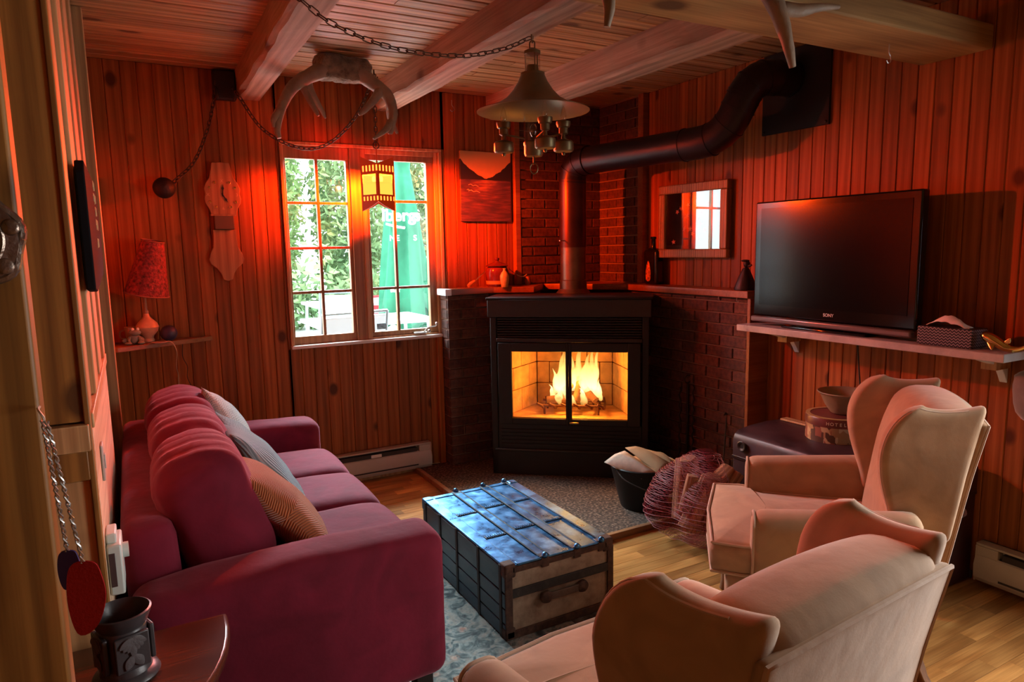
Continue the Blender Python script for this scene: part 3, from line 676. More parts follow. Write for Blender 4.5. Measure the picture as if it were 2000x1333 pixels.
# ball and chain
bc=empty('ball_and_chain',(.205,4.2,1.85),label='black iron ball on a chain hung against the back wall',cat='ball')
G().ball((0,0,0),.056,20,14).build('ball',plain('cast_iron',(.012,.010,.010),.6,.3,bump=.3),bc,smooth=True)
G().lathe([(.009,-.003),(.012,0),(.009,.003),(.006,0),(.009,-.003)],14,T(.055,-.01,.035)@RX(PI/2)).build('eye',chm,bc,smooth=True)
chain([(.262,4.195,1.89),(.36,4.2,1.99),(.44,4.21,2.16),(.49,4.22,2.34),(.50,4.23,2.44)],bc,chm,.033,.018,.003,(.205,4.2,1.85))
hk=empty('dark_chain_bunch',(.55,4.22,2.44),label='dark bunch with hooks and shade where the chains gather near the ceiling corner',cat='hook')
G().box((-.06,.0,-.10),(.06,.05,.06)).build('bracket',iron,hk,bevel=.01)  # black block stands for shade and a dark bunch together
for a in (-.045,.04): G().tube(smooth_path([(a,0,-.04),(a,-.04,-.05),(a,-.05,-.09),(a,-.02,-.10)],10),.006,6).build('hook',iron,hk,smooth=True)
# ---- oil-lamp chandelier
CH=(1.527,2.54)
cd=empty('chandelier',(*CH,1.83),label='antique brass oil lamp chandelier with flared shade under the middle beam',cat='chandelier')
ab=plain('aged_brass_tan',(.20,.14,.065),.42,.75,vary=.2); cg=thin_glass('lamp_chimney_glass',(.93,.93,.9),.10)
shade=plain('tan_tin_shade',(.21,.155,.08),.45,.55,vary=.15)
G().lathe([(.235,.228),(.21,.236),(.16,.252),(.115,.278),(.085,.31),(.062,.345),(.050,.372),(.048,.372),(.060,.343),(.082,.308),(.112,.275),(.158,.248),(.21,.231),(.235,.226),(.235,.228)],48).build('shade',shade,cd,smooth=True)
G().lathe([(.001,.372),(.05,.372),(.05,.380),(.026,.386),(.024,.41),(.001,.412)],20).build('shade_cap',ab,cd,smooth=True)
G().lathe([(.030,.385),(.032,.40),(.030,.455)],18).build('smoke_bell_glass',cg,cd,smooth=True)
G().lathe([(.001,.455),(.034,.455),(.034,.467),(.012,.478),(.001,.479)],18).build('crown',ab,cd,smooth=True)
for a in (.3,2.4,4.5): G().tube([(.03*math.cos(a),.03*math.sin(a),.38),(.03*math.cos(a),.03*math.sin(a),.46)],.0025,6).build('crown_rod',ab,cd,smooth=True)
G().lathe([(.038,.10),(.040,.13),(.040,.225)],20).build('centre_chimney',cg,cd,smooth=True)
G().lathe([(.001,.045),(.036,.045),(.04,.055),(.04,.088),(.043,.092),(.043,.102),(.036,.108),(.001,.108)],20).build('centre_tank',ab,cd,smooth=True)
G().ball((0,0,.15),.016,12,8,(1,1,1.7)).build('centre_bulb',thin_glass('clear_bulb',(1,1,1),.2),cd,smooth=True)
bulbg=thin_glass('candle_bulb_glass',(.98,.97,.95),.2)
for a in (-YAW+PI+.12, -YAW-.1, -YAW-PI/2+.35):
    x,y=.125*math.cos(a),.125*math.sin(a); bu=empty('burner'); bu.parent=cd; bu.location=(x,y,0 if a>-2 else -.03)
    G().lathe([(.001,.045),(.006,.047),(.008,.053),(.006,.058),(.037,.06),(.042,.066),(.042,.098),(.036,.104),(.010,.112),(.008,.128),(.019,.134),(.019,.156),(.026,.160),(.030,.172),(.030,.182),(.012,.186),(.001,.187)],20).build('oil_font',ab,bu,smooth=True)
    G().lathe([(.001,.186),(.010,.190),(.013,.205),(.009,.228),(.002,.246),(.0005,.247)],14).build('candle_bulb',bulbg,bu,smooth=True)
    G().tube([(0,0,.134),(-x*.7,-y*.7,.118)],.004,6).build('arm',ab,bu,smooth=True)
G().tube([(0,0,.045),(0,0,.012)],.004,6).build('pull_stem',ab,cd,smooth=True)
G().lathe([(.016,-.002),(.0185,0),(.016,.002),(.0135,0),(.016,-.002)],20,T(0,0,-.004)@RZ(-YAW)@RX(PI/2)@Matrix.Diagonal((1,1.35,1,1))).build('pull_ring',ab,cd,smooth=True)
chain([(CH[0],CH[1],2.315),(CH[0],CH[1],2.365)],cd,ab,.045,.022,.003,(*CH,1.83))
G().tube(smooth_path([(0,0,.535),(.0,.0,.515),(.012,0,.50),(.012,0,.487)],10),.003,6).build('hook',chrome,cd,smooth=True)
c2=empty('slack_chain',(.60,2.53,2.34),label='thin slack chain running across the ceiling to the chandelier hook',cat='chain')
chain([(.575,2.50,2.355),(.70,2.50,2.28),(.92,2.51,2.23),(1.18,2.52,2.235),(1.38,2.53,2.285),(1.51,2.54,2.345)],c2,chm,.040,.018,.0024,(.60,2.53,2.34))
# ---- antlers
def antler(parent,main,tines,r0,mat,O):
    O=Vector(O); g=G()
    def limb(pts,r,tip=.004):
        P=smooth_path([Vector(p)-O for p in pts],16); n=len(P)-1
        g.tube(P,[max(tip,r*(1-.72*(k/n)**1.2)*(1+.08*noise.noise(P[k]*30))) for k in range(n+1)],10)
    limb(main,r0)
    for t,r in tines: limb(t,r)
    return g.build('antler',mat,parent,smooth=True,angle=70)
horn=plain('antler_horn',(.27,.19,.125),.6,vary=.3,bump=.4,bscale=30,vscale=12)
fur=plain('coarse_fur',(.20,.14,.085),.95,vary=.5,bump=1,bscale=90,vscale=30,sheen=.4)
am=empty('antler_mount',(1.06,3.70,2.49),label='pair of deer antlers on a furry skull cap mounted under the ceiling',cat='antlers',group='antler mounts')
def furfn(q):
    n=noise.noise(q*14)*.018+noise.noise(q*45)*.008; return q+q.normalized()*n
V,Fc=soft((.30,.12,.13),.055,(26,14,14),furfn); G().add(V,Fc,T(.01,0,-.05)).build('fur_cap',fur,am,smooth=True,angle=180)
O=(1.06,3.70,2.49)
Y=3.68
antler(am,[(.96,Y,2.42),(.87,Y-.02,2.37),(.79,Y-.04,2.31),(.73,Y-.06,2.21),(.695,Y-.09,2.10),(.70,Y-.10,2.05)],[([(.84,Y,2.36),(.865,Y-.03,2.28),(.895,Y-.06,2.20),(.905,Y-.07,2.175)],.022),([(.88,Y,2.36),(.90,Y+.02,2.31),(.95,Y+.03,2.22),(.965,Y+.03,2.185)],.02),([(.72,Y-.06,2.19),(.68,Y-.10,2.14),(.675,Y-.11,2.10)],.022)],.040,horn,O)
antler(am,[(1.15,Y,2.42),(1.22,Y-.03,2.365),(1.275,Y-.06,2.31),(1.295,Y-.09,2.22),(1.265,Y-.12,2.12),(1.262,Y-.12,2.10)],[([(1.24,Y-.05,2.33),(1.19,Y-.08,2.27),(1.13,Y-.10,2.21),(1.105,Y-.10,2.19)],.026),([(1.285,Y-.08,2.28),(1.30,Y-.02,2.22),(1.325,Y+.0,2.17),(1.345,Y,2.125)],.024),([(1.27,Y-.11,2.16),(1.22,Y-.16,2.11),(1.15,Y-.18,2.06)],.022)],.040,horn,O)
a2=empty('antler_mount',(1.75,1.56,2.3),label='antler tines hanging in front of the cross beam at the top edge',cat='antlers',group='antler mounts')
O=(1.75,1.56,2.3)
antler(a2,[(1.70,1.57,2.36),(1.75,1.54,2.27),(1.785,1.52,2.19),(1.805,1.50,2.10),(1.832,1.50,2.03)],[([(1.80,1.52,2.20),(1.86,1.50,2.20),(1.93,1.49,2.215),(2.01,1.48,2.225)],.024)],.038,horn,O)
antler(a2,[(1.30,1.57,2.36),(1.22,1.55,2.26),(1.15,1.52,2.16),(1.135,1.50,2.10),(1.126,1.50,2.055)],[],.03,horn,O)
G().box((1.25-O[0],1.575-O[1],2.30-O[2]),(1.76-O[0],1.599-O[1],2.40-O[2])).build('mount_board',MT['trim'],a2,bevel=.01)
# small hooks
for p,lab in (((2.687,1.747,2.262),'small steel cup hook screwed into the cross beam'),((1.94,4.26,2.46),'small clear hook high on the back wall right of the window')):
    h=G().tube(smooth_path([(0,0,0),(0,0,-.03),(.012,0,-.045),(.014,0,-.062),(0,0,-.072),(-.012,0,-.062)],18),.0022,6).build('cup_hook',chrome,smooth=True); h.location=p; tag(h,lab,'hook')
# ---- fabrics
def velvet(name,c,vary=.18,sheen=.6,rough=.85,bump=.12,bs=14,tint=None):
    m,nt,b=new_mat(name); L=nt.links.new; tc=N(nt,'ShaderNodeTexCoord')
    n=N(nt,'ShaderNodeTexNoise'); n.inputs['Scale'].default_value=6; n.inputs['Detail'].default_value=5; n.inputs['Distortion'].default_value=1.2; L(tc.outputs['Object'],n.inputs['Vector'])
    cc=ramp(nt,n.outputs[0],[(.32,tuple(x*(1-vary) for x in c)),(.68,tuple(min(1,x*(1+vary)) for x in c))]); L(cc,b.inputs['Base Color'])
    b.inputs['Roughness'].default_value=rough; b.inputs['Sheen Weight'].default_value=sheen; b.inputs['Sheen Roughness'].default_value=.4; b.inputs['Specular IOR Level'].default_value=.25
    if tint: b.inputs['Sheen Tint'].default_value=(*tint,1)
    n2=N(nt,'ShaderNodeTexNoise'); n2.inputs['Scale'].default_value=bs; n2.inputs['Detail'].default_value=3; L(tc.outputs['Object'],n2.inputs['Vector'])
    n3=N(nt,'ShaderNodeTexNoise'); n3.inputs['Scale'].default_value=260; L(tc.outputs['Object'],n3.inputs['Vector'])
    ad=N(nt,'ShaderNodeMath',operation='MULTIPLY_ADD'); L(n3.outputs[0],ad.inputs[0]); ad.inputs[1].default_value=.06; L(n2.outputs[0],ad.inputs[2])
    bp=N(nt,'ShaderNodeBump'); bp.inputs['Strength'].default_value=bump; bp.inputs['Distance'].default_value=.03; L(ad.outputs[0],bp.inputs['Height']); L(bp.outputs[0],b.inputs['Normal']); return m
burg=velvet('burgundy_microsuede',(.165,.009,.026),.2,.34,bump=.12,tint=(1,.45,.55))
def wrinkle(q,amp,fx,seed):
    return amp*noise.noise((q.x*fx[0]+seed,q.y*fx[1],q.z*fx[2]))
# ---- sofa
so_=empty('sofa',(.38,2.93,0),label='burgundy three-seat sofa along the left wall',cat='sofa')
SO=Vector((.38,2.93,0))
def sofa_part(name,c,size,r,n,fn=None,mat=burg,parent=so_,M=None):
    V,Fc=soft(size,r,n,fn); MM=T(*(Vector(c)-SO)) if M is None else M
    return G().add(V,Fc,MM).build(name,mat,parent,smooth=True,angle=180)
sofa_part('base',(.36,2.93,.19),(.84,1.70,.20),.03,(8,14,4))
sofa_part('back_frame',(.0,2.93,.41),(.15,1.52,.62),.05,(6,20,10),lambda q:(q.x-.03*(q.z)/.31*.5,q.y,q.z))
def armfn(sgn):
    def f(q):
        t=(q.x+.46)/.92; top=max(0,(q.z+.1)/.35)
        z=q.z+ (.02*math.sin(PI*min(1,t*1.05))-.02*(1-t))*top
        y=q.y+.012*math.sin(PI*t)*(1 if q.y*sgn>0 else .3)*sgn
        return (q.x,y+wrinkle(q,.006,(9,4,12),sgn*3),z+wrinkle(q,.006,(7,9,3),sgn)*top)
    return f
sofa_part('arm',(.385,2.095,.325),(.92,.21,.51),.06,(26,10,16),armfn(-1)); sofa_part('arm',(.385,3.775,.325),(.92,.21,.53),.06,(26,10,16),armfn(1))
def seatfn(s):
    def f(q):
        e=(1-(q.x/.32)**4)*(1-(q.y/.30)**4); z=q.z+(.03*e if q.z>0 else 0)+wrinkle(q,.006,(6,6,4),s)
        return (q.x+ (.015*(1-(q.y/.28)**2) if q.x>.2 else 0),q.y,z)
    return f
for i,yc in enumerate((2.475,2.935,3.395)):
    c=sofa_part('seat_cushion',(.545,yc,.365),(.63,.455,.17),.055,(18,16,8),seatfn(i*5+1))
    loop=[(.33-.63/2+x*.0,0,0) for x in (0,)]
    P=[]
    for t in range(33):
        a=2*PI*t/32; cx=math.copysign(abs(math.cos(a))**.25,math.cos(a)); cy=math.copysign(abs(math.sin(a))**.25,math.sin(a)); P.append((.545-SO.x+cx*.285,yc-SO.y+cy*.202,.365+.0725+.004))
    G().tube(P,.0035,5,cap=False).build('seam',burg,c,smooth=True)
def backfn(s):
    def f(q):
        u=q.y/.30; v=q.z/.25
        puff=(1-u**4)*(1-v**4)
        x=q.x+(.075*puff if q.x>0 else -.01*puff)
        # gathers across the crown of the cushion
        g=.007*math.sin(q.y*70+3*math.sin(q.z*9+s)+s)*max(0,min(1,(q.z-.02)*6))*(1-u**6)
        z=q.z+.035*(1-u*u)*(1 if q.z>0 else .2)+g
        return (x+g*.8+wrinkle(q,.012,(5,7,5),s),q.y+wrinkle(q,.008,(5,6,6),s+9),z)
    return f
for i,yc in enumerate((2.46,2.93,3.40)):
    V,Fc=soft((.19,.50,.46),.085,(12,34,22),backfn(i*7+2))
    lean=math.radians(-17)
    c=G().add(V,Fc,T(*(Vector((.165,yc,.622))-SO))@RY(lean)).build('back_cushion',burg,so_,smooth=True,angle=180)
for x in (.76,.0):
    for y in (2.05,3.80): G().box((x-.03-SO.x,y-.03-SO.y,0),(x+.03-SO.x,y+.03-SO.y,.10)).build('foot',plain('dark_foot',(.02,.012,.01),.5),so_,bevel=.004)
# ---- throw pillows
def pillow_mesh(w,h,t,n=26,seed=0):
    V=[];Fc=[]; idx={}
    def vid(i,j,s):
        e=i in(0,n) or j in(0,n); k=(i,j,0 if e else s)
        if k not in idx:
            u=2*i/n-1; v=2*j/n-1
            pin=.07
            x=w/2*u*(1-pin*(1-v*v)*0-pin*(1-abs(v))*(abs(u)**2)); y=h/2*v*(1-pin*(1-abs(u))*(abs(v)**2))
            z=s*t/2*((1-u**2)**.55)*((1-v**2)**.55)+ .012*noise.noise((u*2+seed,v*2,seed))
            idx[k]=len(V); V.append((x,y,z))
        return idx[k]
    for s in (1,-1):
        for i in range(n):
            for j in range(n):
                q=[vid(i,j,s),vid(i+1,j,s),vid(i+1,j+1,s),vid(i,j+1,s)]; Fc.append(q if s>0 else q[::-1])
    return V,Fc
def ribbed(name,c,kind,scale,depth=.006,strength=.8,c2=None):
    m,nt,b=new_mat(name); L=nt.links.new; tc=N(nt,'ShaderNodeTexCoord'); sp=N(nt,'ShaderNodeSeparateXYZ'); L(tc.outputs['Object'],sp.inputs[0])
    def mth(op,a,b_=None):
        n=N(nt,'ShaderNodeMath',operation=op)
        for k,v in enumerate((a,b_)):
            if v is None: continue
            if isinstance(v,(int,float)): n.inputs[k].default_value=v
            else: L(v,n.inputs[k])
        return n.outputs[0]
    ax=mth('ABSOLUTE',sp.outputs[0]); ay=mth('ABSOLUTE',sp.outputs[1])
    if kind=='diamond': h=mth('ADD',ax,ay)
    elif kind=='chevron': h=mth('ADD',sp.outputs[1],mth('ABSOLUTE',mth('SUBTRACT',mth('FRACT',mth('MULTIPLY',sp.outputs[0],9.0)),.5)) if False else mth('MULTIPLY',mth('PINGPONG',sp.outputs[0],.05),1.0))
    else: h=sp.outputs[0]
    w=mth('SINE',mth('MULTIPLY',h,scale)); 
    if kind=='knit':
        w=mth('MULTIPLY',mth('SINE',mth('MULTIPLY',mth('ADD',sp.outputs[1],mth('MULTIPLY',mth('PINGPONG',sp.outputs[0],.012),1.2)),scale*1.6)),mth('SINE',mth('MULTIPLY',sp.outputs[0],scale)))
    mr=N(nt,'ShaderNodeMapRange'); L(w,mr.inputs[0]); mr.inputs[1].default_value=-1
    cc=ramp(nt,mr.outputs[0],[(0,tuple(x*.55 for x in c)),(1,c)]); L(cc,b.inputs['Base Color']); b.inputs['Roughness'].default_value=.9; b.inputs['Sheen Weight'].default_value=.4
    bp=N(nt,'ShaderNodeBump'); bp.inputs['Strength'].default_value=strength; bp.inputs['Distance'].default_value=depth; L(mr.outputs[0],bp.inputs['Height']); L(bp.outputs[0],b.inputs['Normal']); return m
def pillow(label,loc,w,h,t,up,lat,mat,seed,name='throw_pillow'):
    Y=Vector(up).normalized(); X=Vector(lat); X=(X-Y*X.dot(Y)).normalized(); Z=X.cross(Y)
    V,Fc=pillow_mesh(w,h,t,seed=seed); o=raw(name,V,Fc,mat,smooth=True)
    o.matrix_world=Matrix(((X.x,Y.x,Z.x,loc[0]),(X.y,Y.y,Z.y,loc[1]),(X.z,Y.z,Z.z,loc[2]),(0,0,0,1))); tag(o,label,'pillow','throw pillows on the sofa')
    return o
pillow('orange corduroy throw pillow, nearest on the sofa',(.40,2.475,.60),.44,.46,.17,(-.62,.10,.72),(-.05,1,.0),ribbed('rust_corduroy',(.56,.145,.03),'diamond',620),1)
pillow('blue-grey corduroy throw pillow leaning behind the orange one',(.41,2.84,.635),.44,.46,.14,(-.60,.05,.80),(-.12,1,.04),ribbed('blue_corduroy',(.27,.36,.40),'line',560),2)
pillow('pale blue-grey knitted pillow between the corduroy and white ones',(.43,3.05,.62),.44,.44,.12,(-.60,-.05,.78),(-.02,1,.0),ribbed('blue_knit',(.34,.43,.46),'knit',420,.008),3)
pillow('white chevron knit pillow with raised corner by the far arm',(.36,3.40,.665),.40,.40,.15,(-.35,.45,.80),(.25,1,-.42),ribbed('white_knit',(.78,.76,.72),'knit',380,.009),4)
# ---- rug
def rug_mat():
    m,nt,b=new_mat('oriental_rug'); L=nt.links.new; tc=N(nt,'ShaderNodeTexCoord')
    d=N(nt,'ShaderNodeTexNoise'); d.inputs['Scale'].default_value=15; d.inputs['Detail'].default_value=4; d.inputs['Distortion'].default_value=1.6; L(tc.outputs['Object'],d.inputs['Vector'])
    base=ramp(nt,d.outputs[0],[(.30,(.045,.055,.06)),(.42,(.12,.16,.16)),(.50,(.26,.30,.28)),(.60,(.36,.34,.29)),(.72,(.16,.21,.22))])
    v=N(nt,'ShaderNodeTexVoronoi'); v.inputs['Scale'].default_value=10.5; L(tc.outputs['Object'],v.inputs['Vector'])
    fl=ramp(nt,v.outputs['Distance'],[(.10,(.42,.20,.14)),(.17,(.50,.40,.32)),(.24,(.20,.10,.08)),(.30,(.0,.0,.0))])
    msk=N(nt,'ShaderNodeMapRange'); L(v.outputs['Distance'],msk.inputs[0]); msk.inputs[1].default_value=.18; msk.inputs[2].default_value=.27; msk.inputs[3].default_value=.85; msk.inputs[4].default_value=0
    n=N(nt,'ShaderNodeTexNoise'); n.inputs['Scale'].default_value=55; n.inputs['Detail'].default_value=5; L(tc.outputs['Object'],n.inputs['Vector'])
    mm=N(nt,'ShaderNodeMath',operation='MULTIPLY'); L(msk.outputs[0],mm.inputs[0]); L(ramp(nt,n.outputs[0],[(.40,(0,0,0)),(.55,(1,1,1))]),mm.inputs[1])
    mx=N(nt,'ShaderNodeMix'); mx.data_type='RGBA'; L(mm.outputs[0],mx.inputs[0]); L(base,mx.inputs[6]); L(fl,mx.inputs[7])
    hv=N(nt,'ShaderNodeMix'); hv.data_type='RGBA'; hv.blend_type='MULTIPLY'; hv.inputs[0].default_value=.6; L(mx.outputs[2],hv.inputs[6]); L(ramp(nt,n.outputs[0],[(.35,(.45,.45,.45)),(.65,(1.0,1.0,1.0))]),hv.inputs[7])
    L(hv.outputs[2],b.inputs['Base Color']); b.inputs['Roughness'].default_value=.95
    bp=N(nt,'ShaderNodeBump'); bp.inputs['Strength'].default_value=.4; bp.inputs['Distance'].default_value=.003; L(n.outputs[0],bp.inputs['Height']); L(bp.outputs[0],b.inputs['Normal']); return m
rg=empty('area_rug',(1.0,2.1,0),label='worn blue-green oriental rug under the painted trunk',cat='rug')
bxo('field',(-.20,-1.25,.0005),(.44,1.20,.009),rug_mat(),rg,.003)
bdm=plain('rug_border',(.10,.095,.10),.95,vary=.7,vscale=26,bump=.4,bscale=200)
for a,b in (((.44,-1.38,.0005),(.575,1.33,.009)),((-.20,1.20,.0005),(.44,1.33,.009)),((-.20,-1.38,.0005),(.44,-1.25,.009))): bxo('border',a,b,bdm,rg,.002)
# ---- blue painted steamer trunk used as a coffee table
def weather(name,c1,c2,c3,scale=9,rough=.5,metal=0,coat=0,stretch=(1,1,1)):
    m,nt,b=new_mat(name); L=nt.links.new; tc=N(nt,'ShaderNodeTexCoord'); mp=N(nt,'ShaderNodeMapping'); mp.inputs['Scale'].default_value=stretch; L(tc.outputs['Object'],mp.inputs[0])
    n=N(nt,'ShaderNodeTexNoise'); n.inputs['Scale'].default_value=scale; n.inputs['Detail'].default_value=9; n.inputs['Roughness'].default_value=.7; L(mp.outputs[0],n.inputs['Vector'])
    L(ramp(nt,n.outputs[0],[(.32,c1),(.5,c2),(.68,c3)]),b.inputs['Base Color'])
    r=N(nt,'ShaderNodeMapRange'); L(n.outputs[0],r.inputs[0]); r.inputs[1].default_value=.3; r.inputs[2].default_value=.7; r.inputs[3].default_value=max(.05,rough-.12); r.inputs[4].default_value=rough+.15; L(r.outputs[0],b.inputs['Roughness'])
    b.inputs['Metallic'].default_value=metal
    if coat: b.inputs['Coat Weight'].default_value=coat; b.inputs['Coat Roughness'].default_value=.22
    bp=N(nt,'ShaderNodeBump'); bp.inputs['Strength'].default_value=.3; bp.inputs['Distance'].default_value=.004; L(n.outputs[0],bp.inputs['Height']); L(bp.outputs[0],b.inputs['Normal']); return m
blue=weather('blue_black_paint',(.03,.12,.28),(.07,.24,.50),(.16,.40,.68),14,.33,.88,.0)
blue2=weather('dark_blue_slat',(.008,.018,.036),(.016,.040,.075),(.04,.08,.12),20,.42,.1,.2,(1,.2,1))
canv=weather('weathered_canvas',(.17,.115,.075),(.32,.24,.165),(.46,.36,.25),10,.8)
rust=weather('rusted_iron',(.035,.022,.018),(.09,.05,.035),(.16,.09,.06),30,.7,.4)
dkb=weather('blackened_slat',(.012,.012,.012),(.03,.028,.025),(.07,.06,.05),24,.7)
tk=empty('storage_trunk',(1.145,2.155,.010),label='antique blue-black steamer trunk used as a coffee table',cat='trunk')
TW,TL,TH=.50,.832,.297
tb=lambda n,a,b,m,bev=.002,p=tk: bxo(n,a,b,m,p,bev)
tb('body',(.006,.006,.0),(TW-.006,TL-.006,.185),canv); lid=tb('lid',(.004,.004,.187),(TW-.004,TL-.004,TH-.006),canv)
# long sides and far side in blue: planks
for x0,x1 in ((-.002,.006),(TW-.006,TW+.002)):
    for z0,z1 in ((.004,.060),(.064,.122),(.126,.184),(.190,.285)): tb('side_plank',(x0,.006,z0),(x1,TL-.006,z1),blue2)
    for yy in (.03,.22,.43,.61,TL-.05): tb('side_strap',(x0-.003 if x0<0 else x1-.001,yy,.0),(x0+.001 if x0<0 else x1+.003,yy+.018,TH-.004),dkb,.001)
# top: panels framed by rims and two long slats
tb('top_sheet',(.01,.01,TH-.006),(TW-.01,TL-.01,TH-.002),blue,.001)
tops=tk
xs=[.055,.175,.325,.445]
for x in (.175,.325):
    tb('long_slat',(x-.020,.012,TH-.002),(x+.020,TL-.012,TH+.004),blue,.002)
for x in (.155,.195,.305,.345,.445):
    G().tube([(x,.010,TH+.003),(x,TL-.010,TH+.003)],.0035,6).build('rod',dkb,tk,smooth=True)
for (a,b) in ((.055,.15),(.20,.30),(.35,.44)):
    for y0 in (.265,.545):
        yy=y0+(.02 if a>.1 else 0)
        st=tb('cross_strap',(a,yy,TH-.002),(b,yy+.024,TH+.002),blue2,.001)
        for k in range(8): G().box((a+.006+k*(b-a-.012)/8,yy+.004,TH+.002),(a+.012+k*(b-a-.012)/8,yy+.020,TH+.005)).build('ridge',blue,st)
for x0,x1 in ((0,.052),(TW-.050,TW)): tb('rim',(x0-.002,.0,TH-.006),(x1,TL,TH+.003),blue,.003)
for y0,y1 in ((0,.026),(TL-.026,TL)): tb('rim',(.052,y0-.002,TH-.006),(TW-.050,y1,TH+.002),blue,.002)
for x in (0,TW):
    for y in (0,TL):
        sx=1 if x==0 else -1; sy=1 if y==0 else -1
        c=G().box((x-sx*.004,y-sy*.004,TH-.05),(x+sx*.045,y+sy*.045,TH+.006)).build('corner_cap',rust if y==0 else blue,tk,bevel=.008,bseg=3)
        bm=bmesh.new(); bm.from_mesh(c.data); bmesh.ops.recalc_face_normals(bm,faces=bm.faces); bm.to_mesh(c.data); bm.free()
        c=G().box((x-sx*.004,y-sy*.004,.0),(x+sx*.04,y+sy*.04,.045)).build('corner_cap',rust,tk,bevel=.008,bseg=3)
        bm=bmesh.new(); bm.from_mesh(c.data); bmesh.ops.recalc_face_normals(bm,faces=bm.faces); bm.to_mesh(c.data); bm.free()
for x in (.175,.325,.445):
    for y in (-.001,TL+.001):
        st=G().ball((x,y,TH+.008),.013,12,8).build('ball_stud',blue,tk,smooth=True); G().box((x-.022,min(y,y+.03 if y<.1 else y-.03),TH-.0),(x+.022,max(y,y+.03 if y<.1 else y-.03),TH+.005)).build('stud_plate',blue2,st,bevel=.002)
        G().box((x-.018,y-.004,TH-.04),(x+.018,y+.004,TH)).build('stud_flange',rust,st,bevel=.004)
# near end: dark slat at the lid seam, bottom band, edges, handle
tb('end_slat',(.0,-.004,.165),(TW,.004,.200),dkb); tb('end_band',(.0,-.004,.0),(TW,.004,.032),rust)
tb('edge_iron',(-.003,-.005,.03),(.028,.003,.27),rust); tb('edge_iron',(TW-.026,-.005,.03),(TW+.003,.003,.27),rust); tb('edge_iron',(.03,-.004,TH-.03),(TW-.03,.003,TH-.008),rust)
hd=empty('handle'); hd.parent=tk
G().box((.17,-.018,.122),(.33,-.008,.152)).build('leather_strap',plain('worn_leather',(.13,.085,.06),.6,vary=.4,bump=.3),hd,bevel=.003)
for x in (.155,.325):
    V,Fc=slab(smooth_loop([(x,.118),(x+.030,.114),(x+.045,.137),(x+.030,.160),(x,.156),(x-.008,.137)],20),0,.02,.006,.004); G().add(V,Fc,Matrix(((1,0,0,0),(0,0,-1,0),(0,1,0,0),(0,0,0,1)))).build('handle_end',rust,hd,smooth=True)
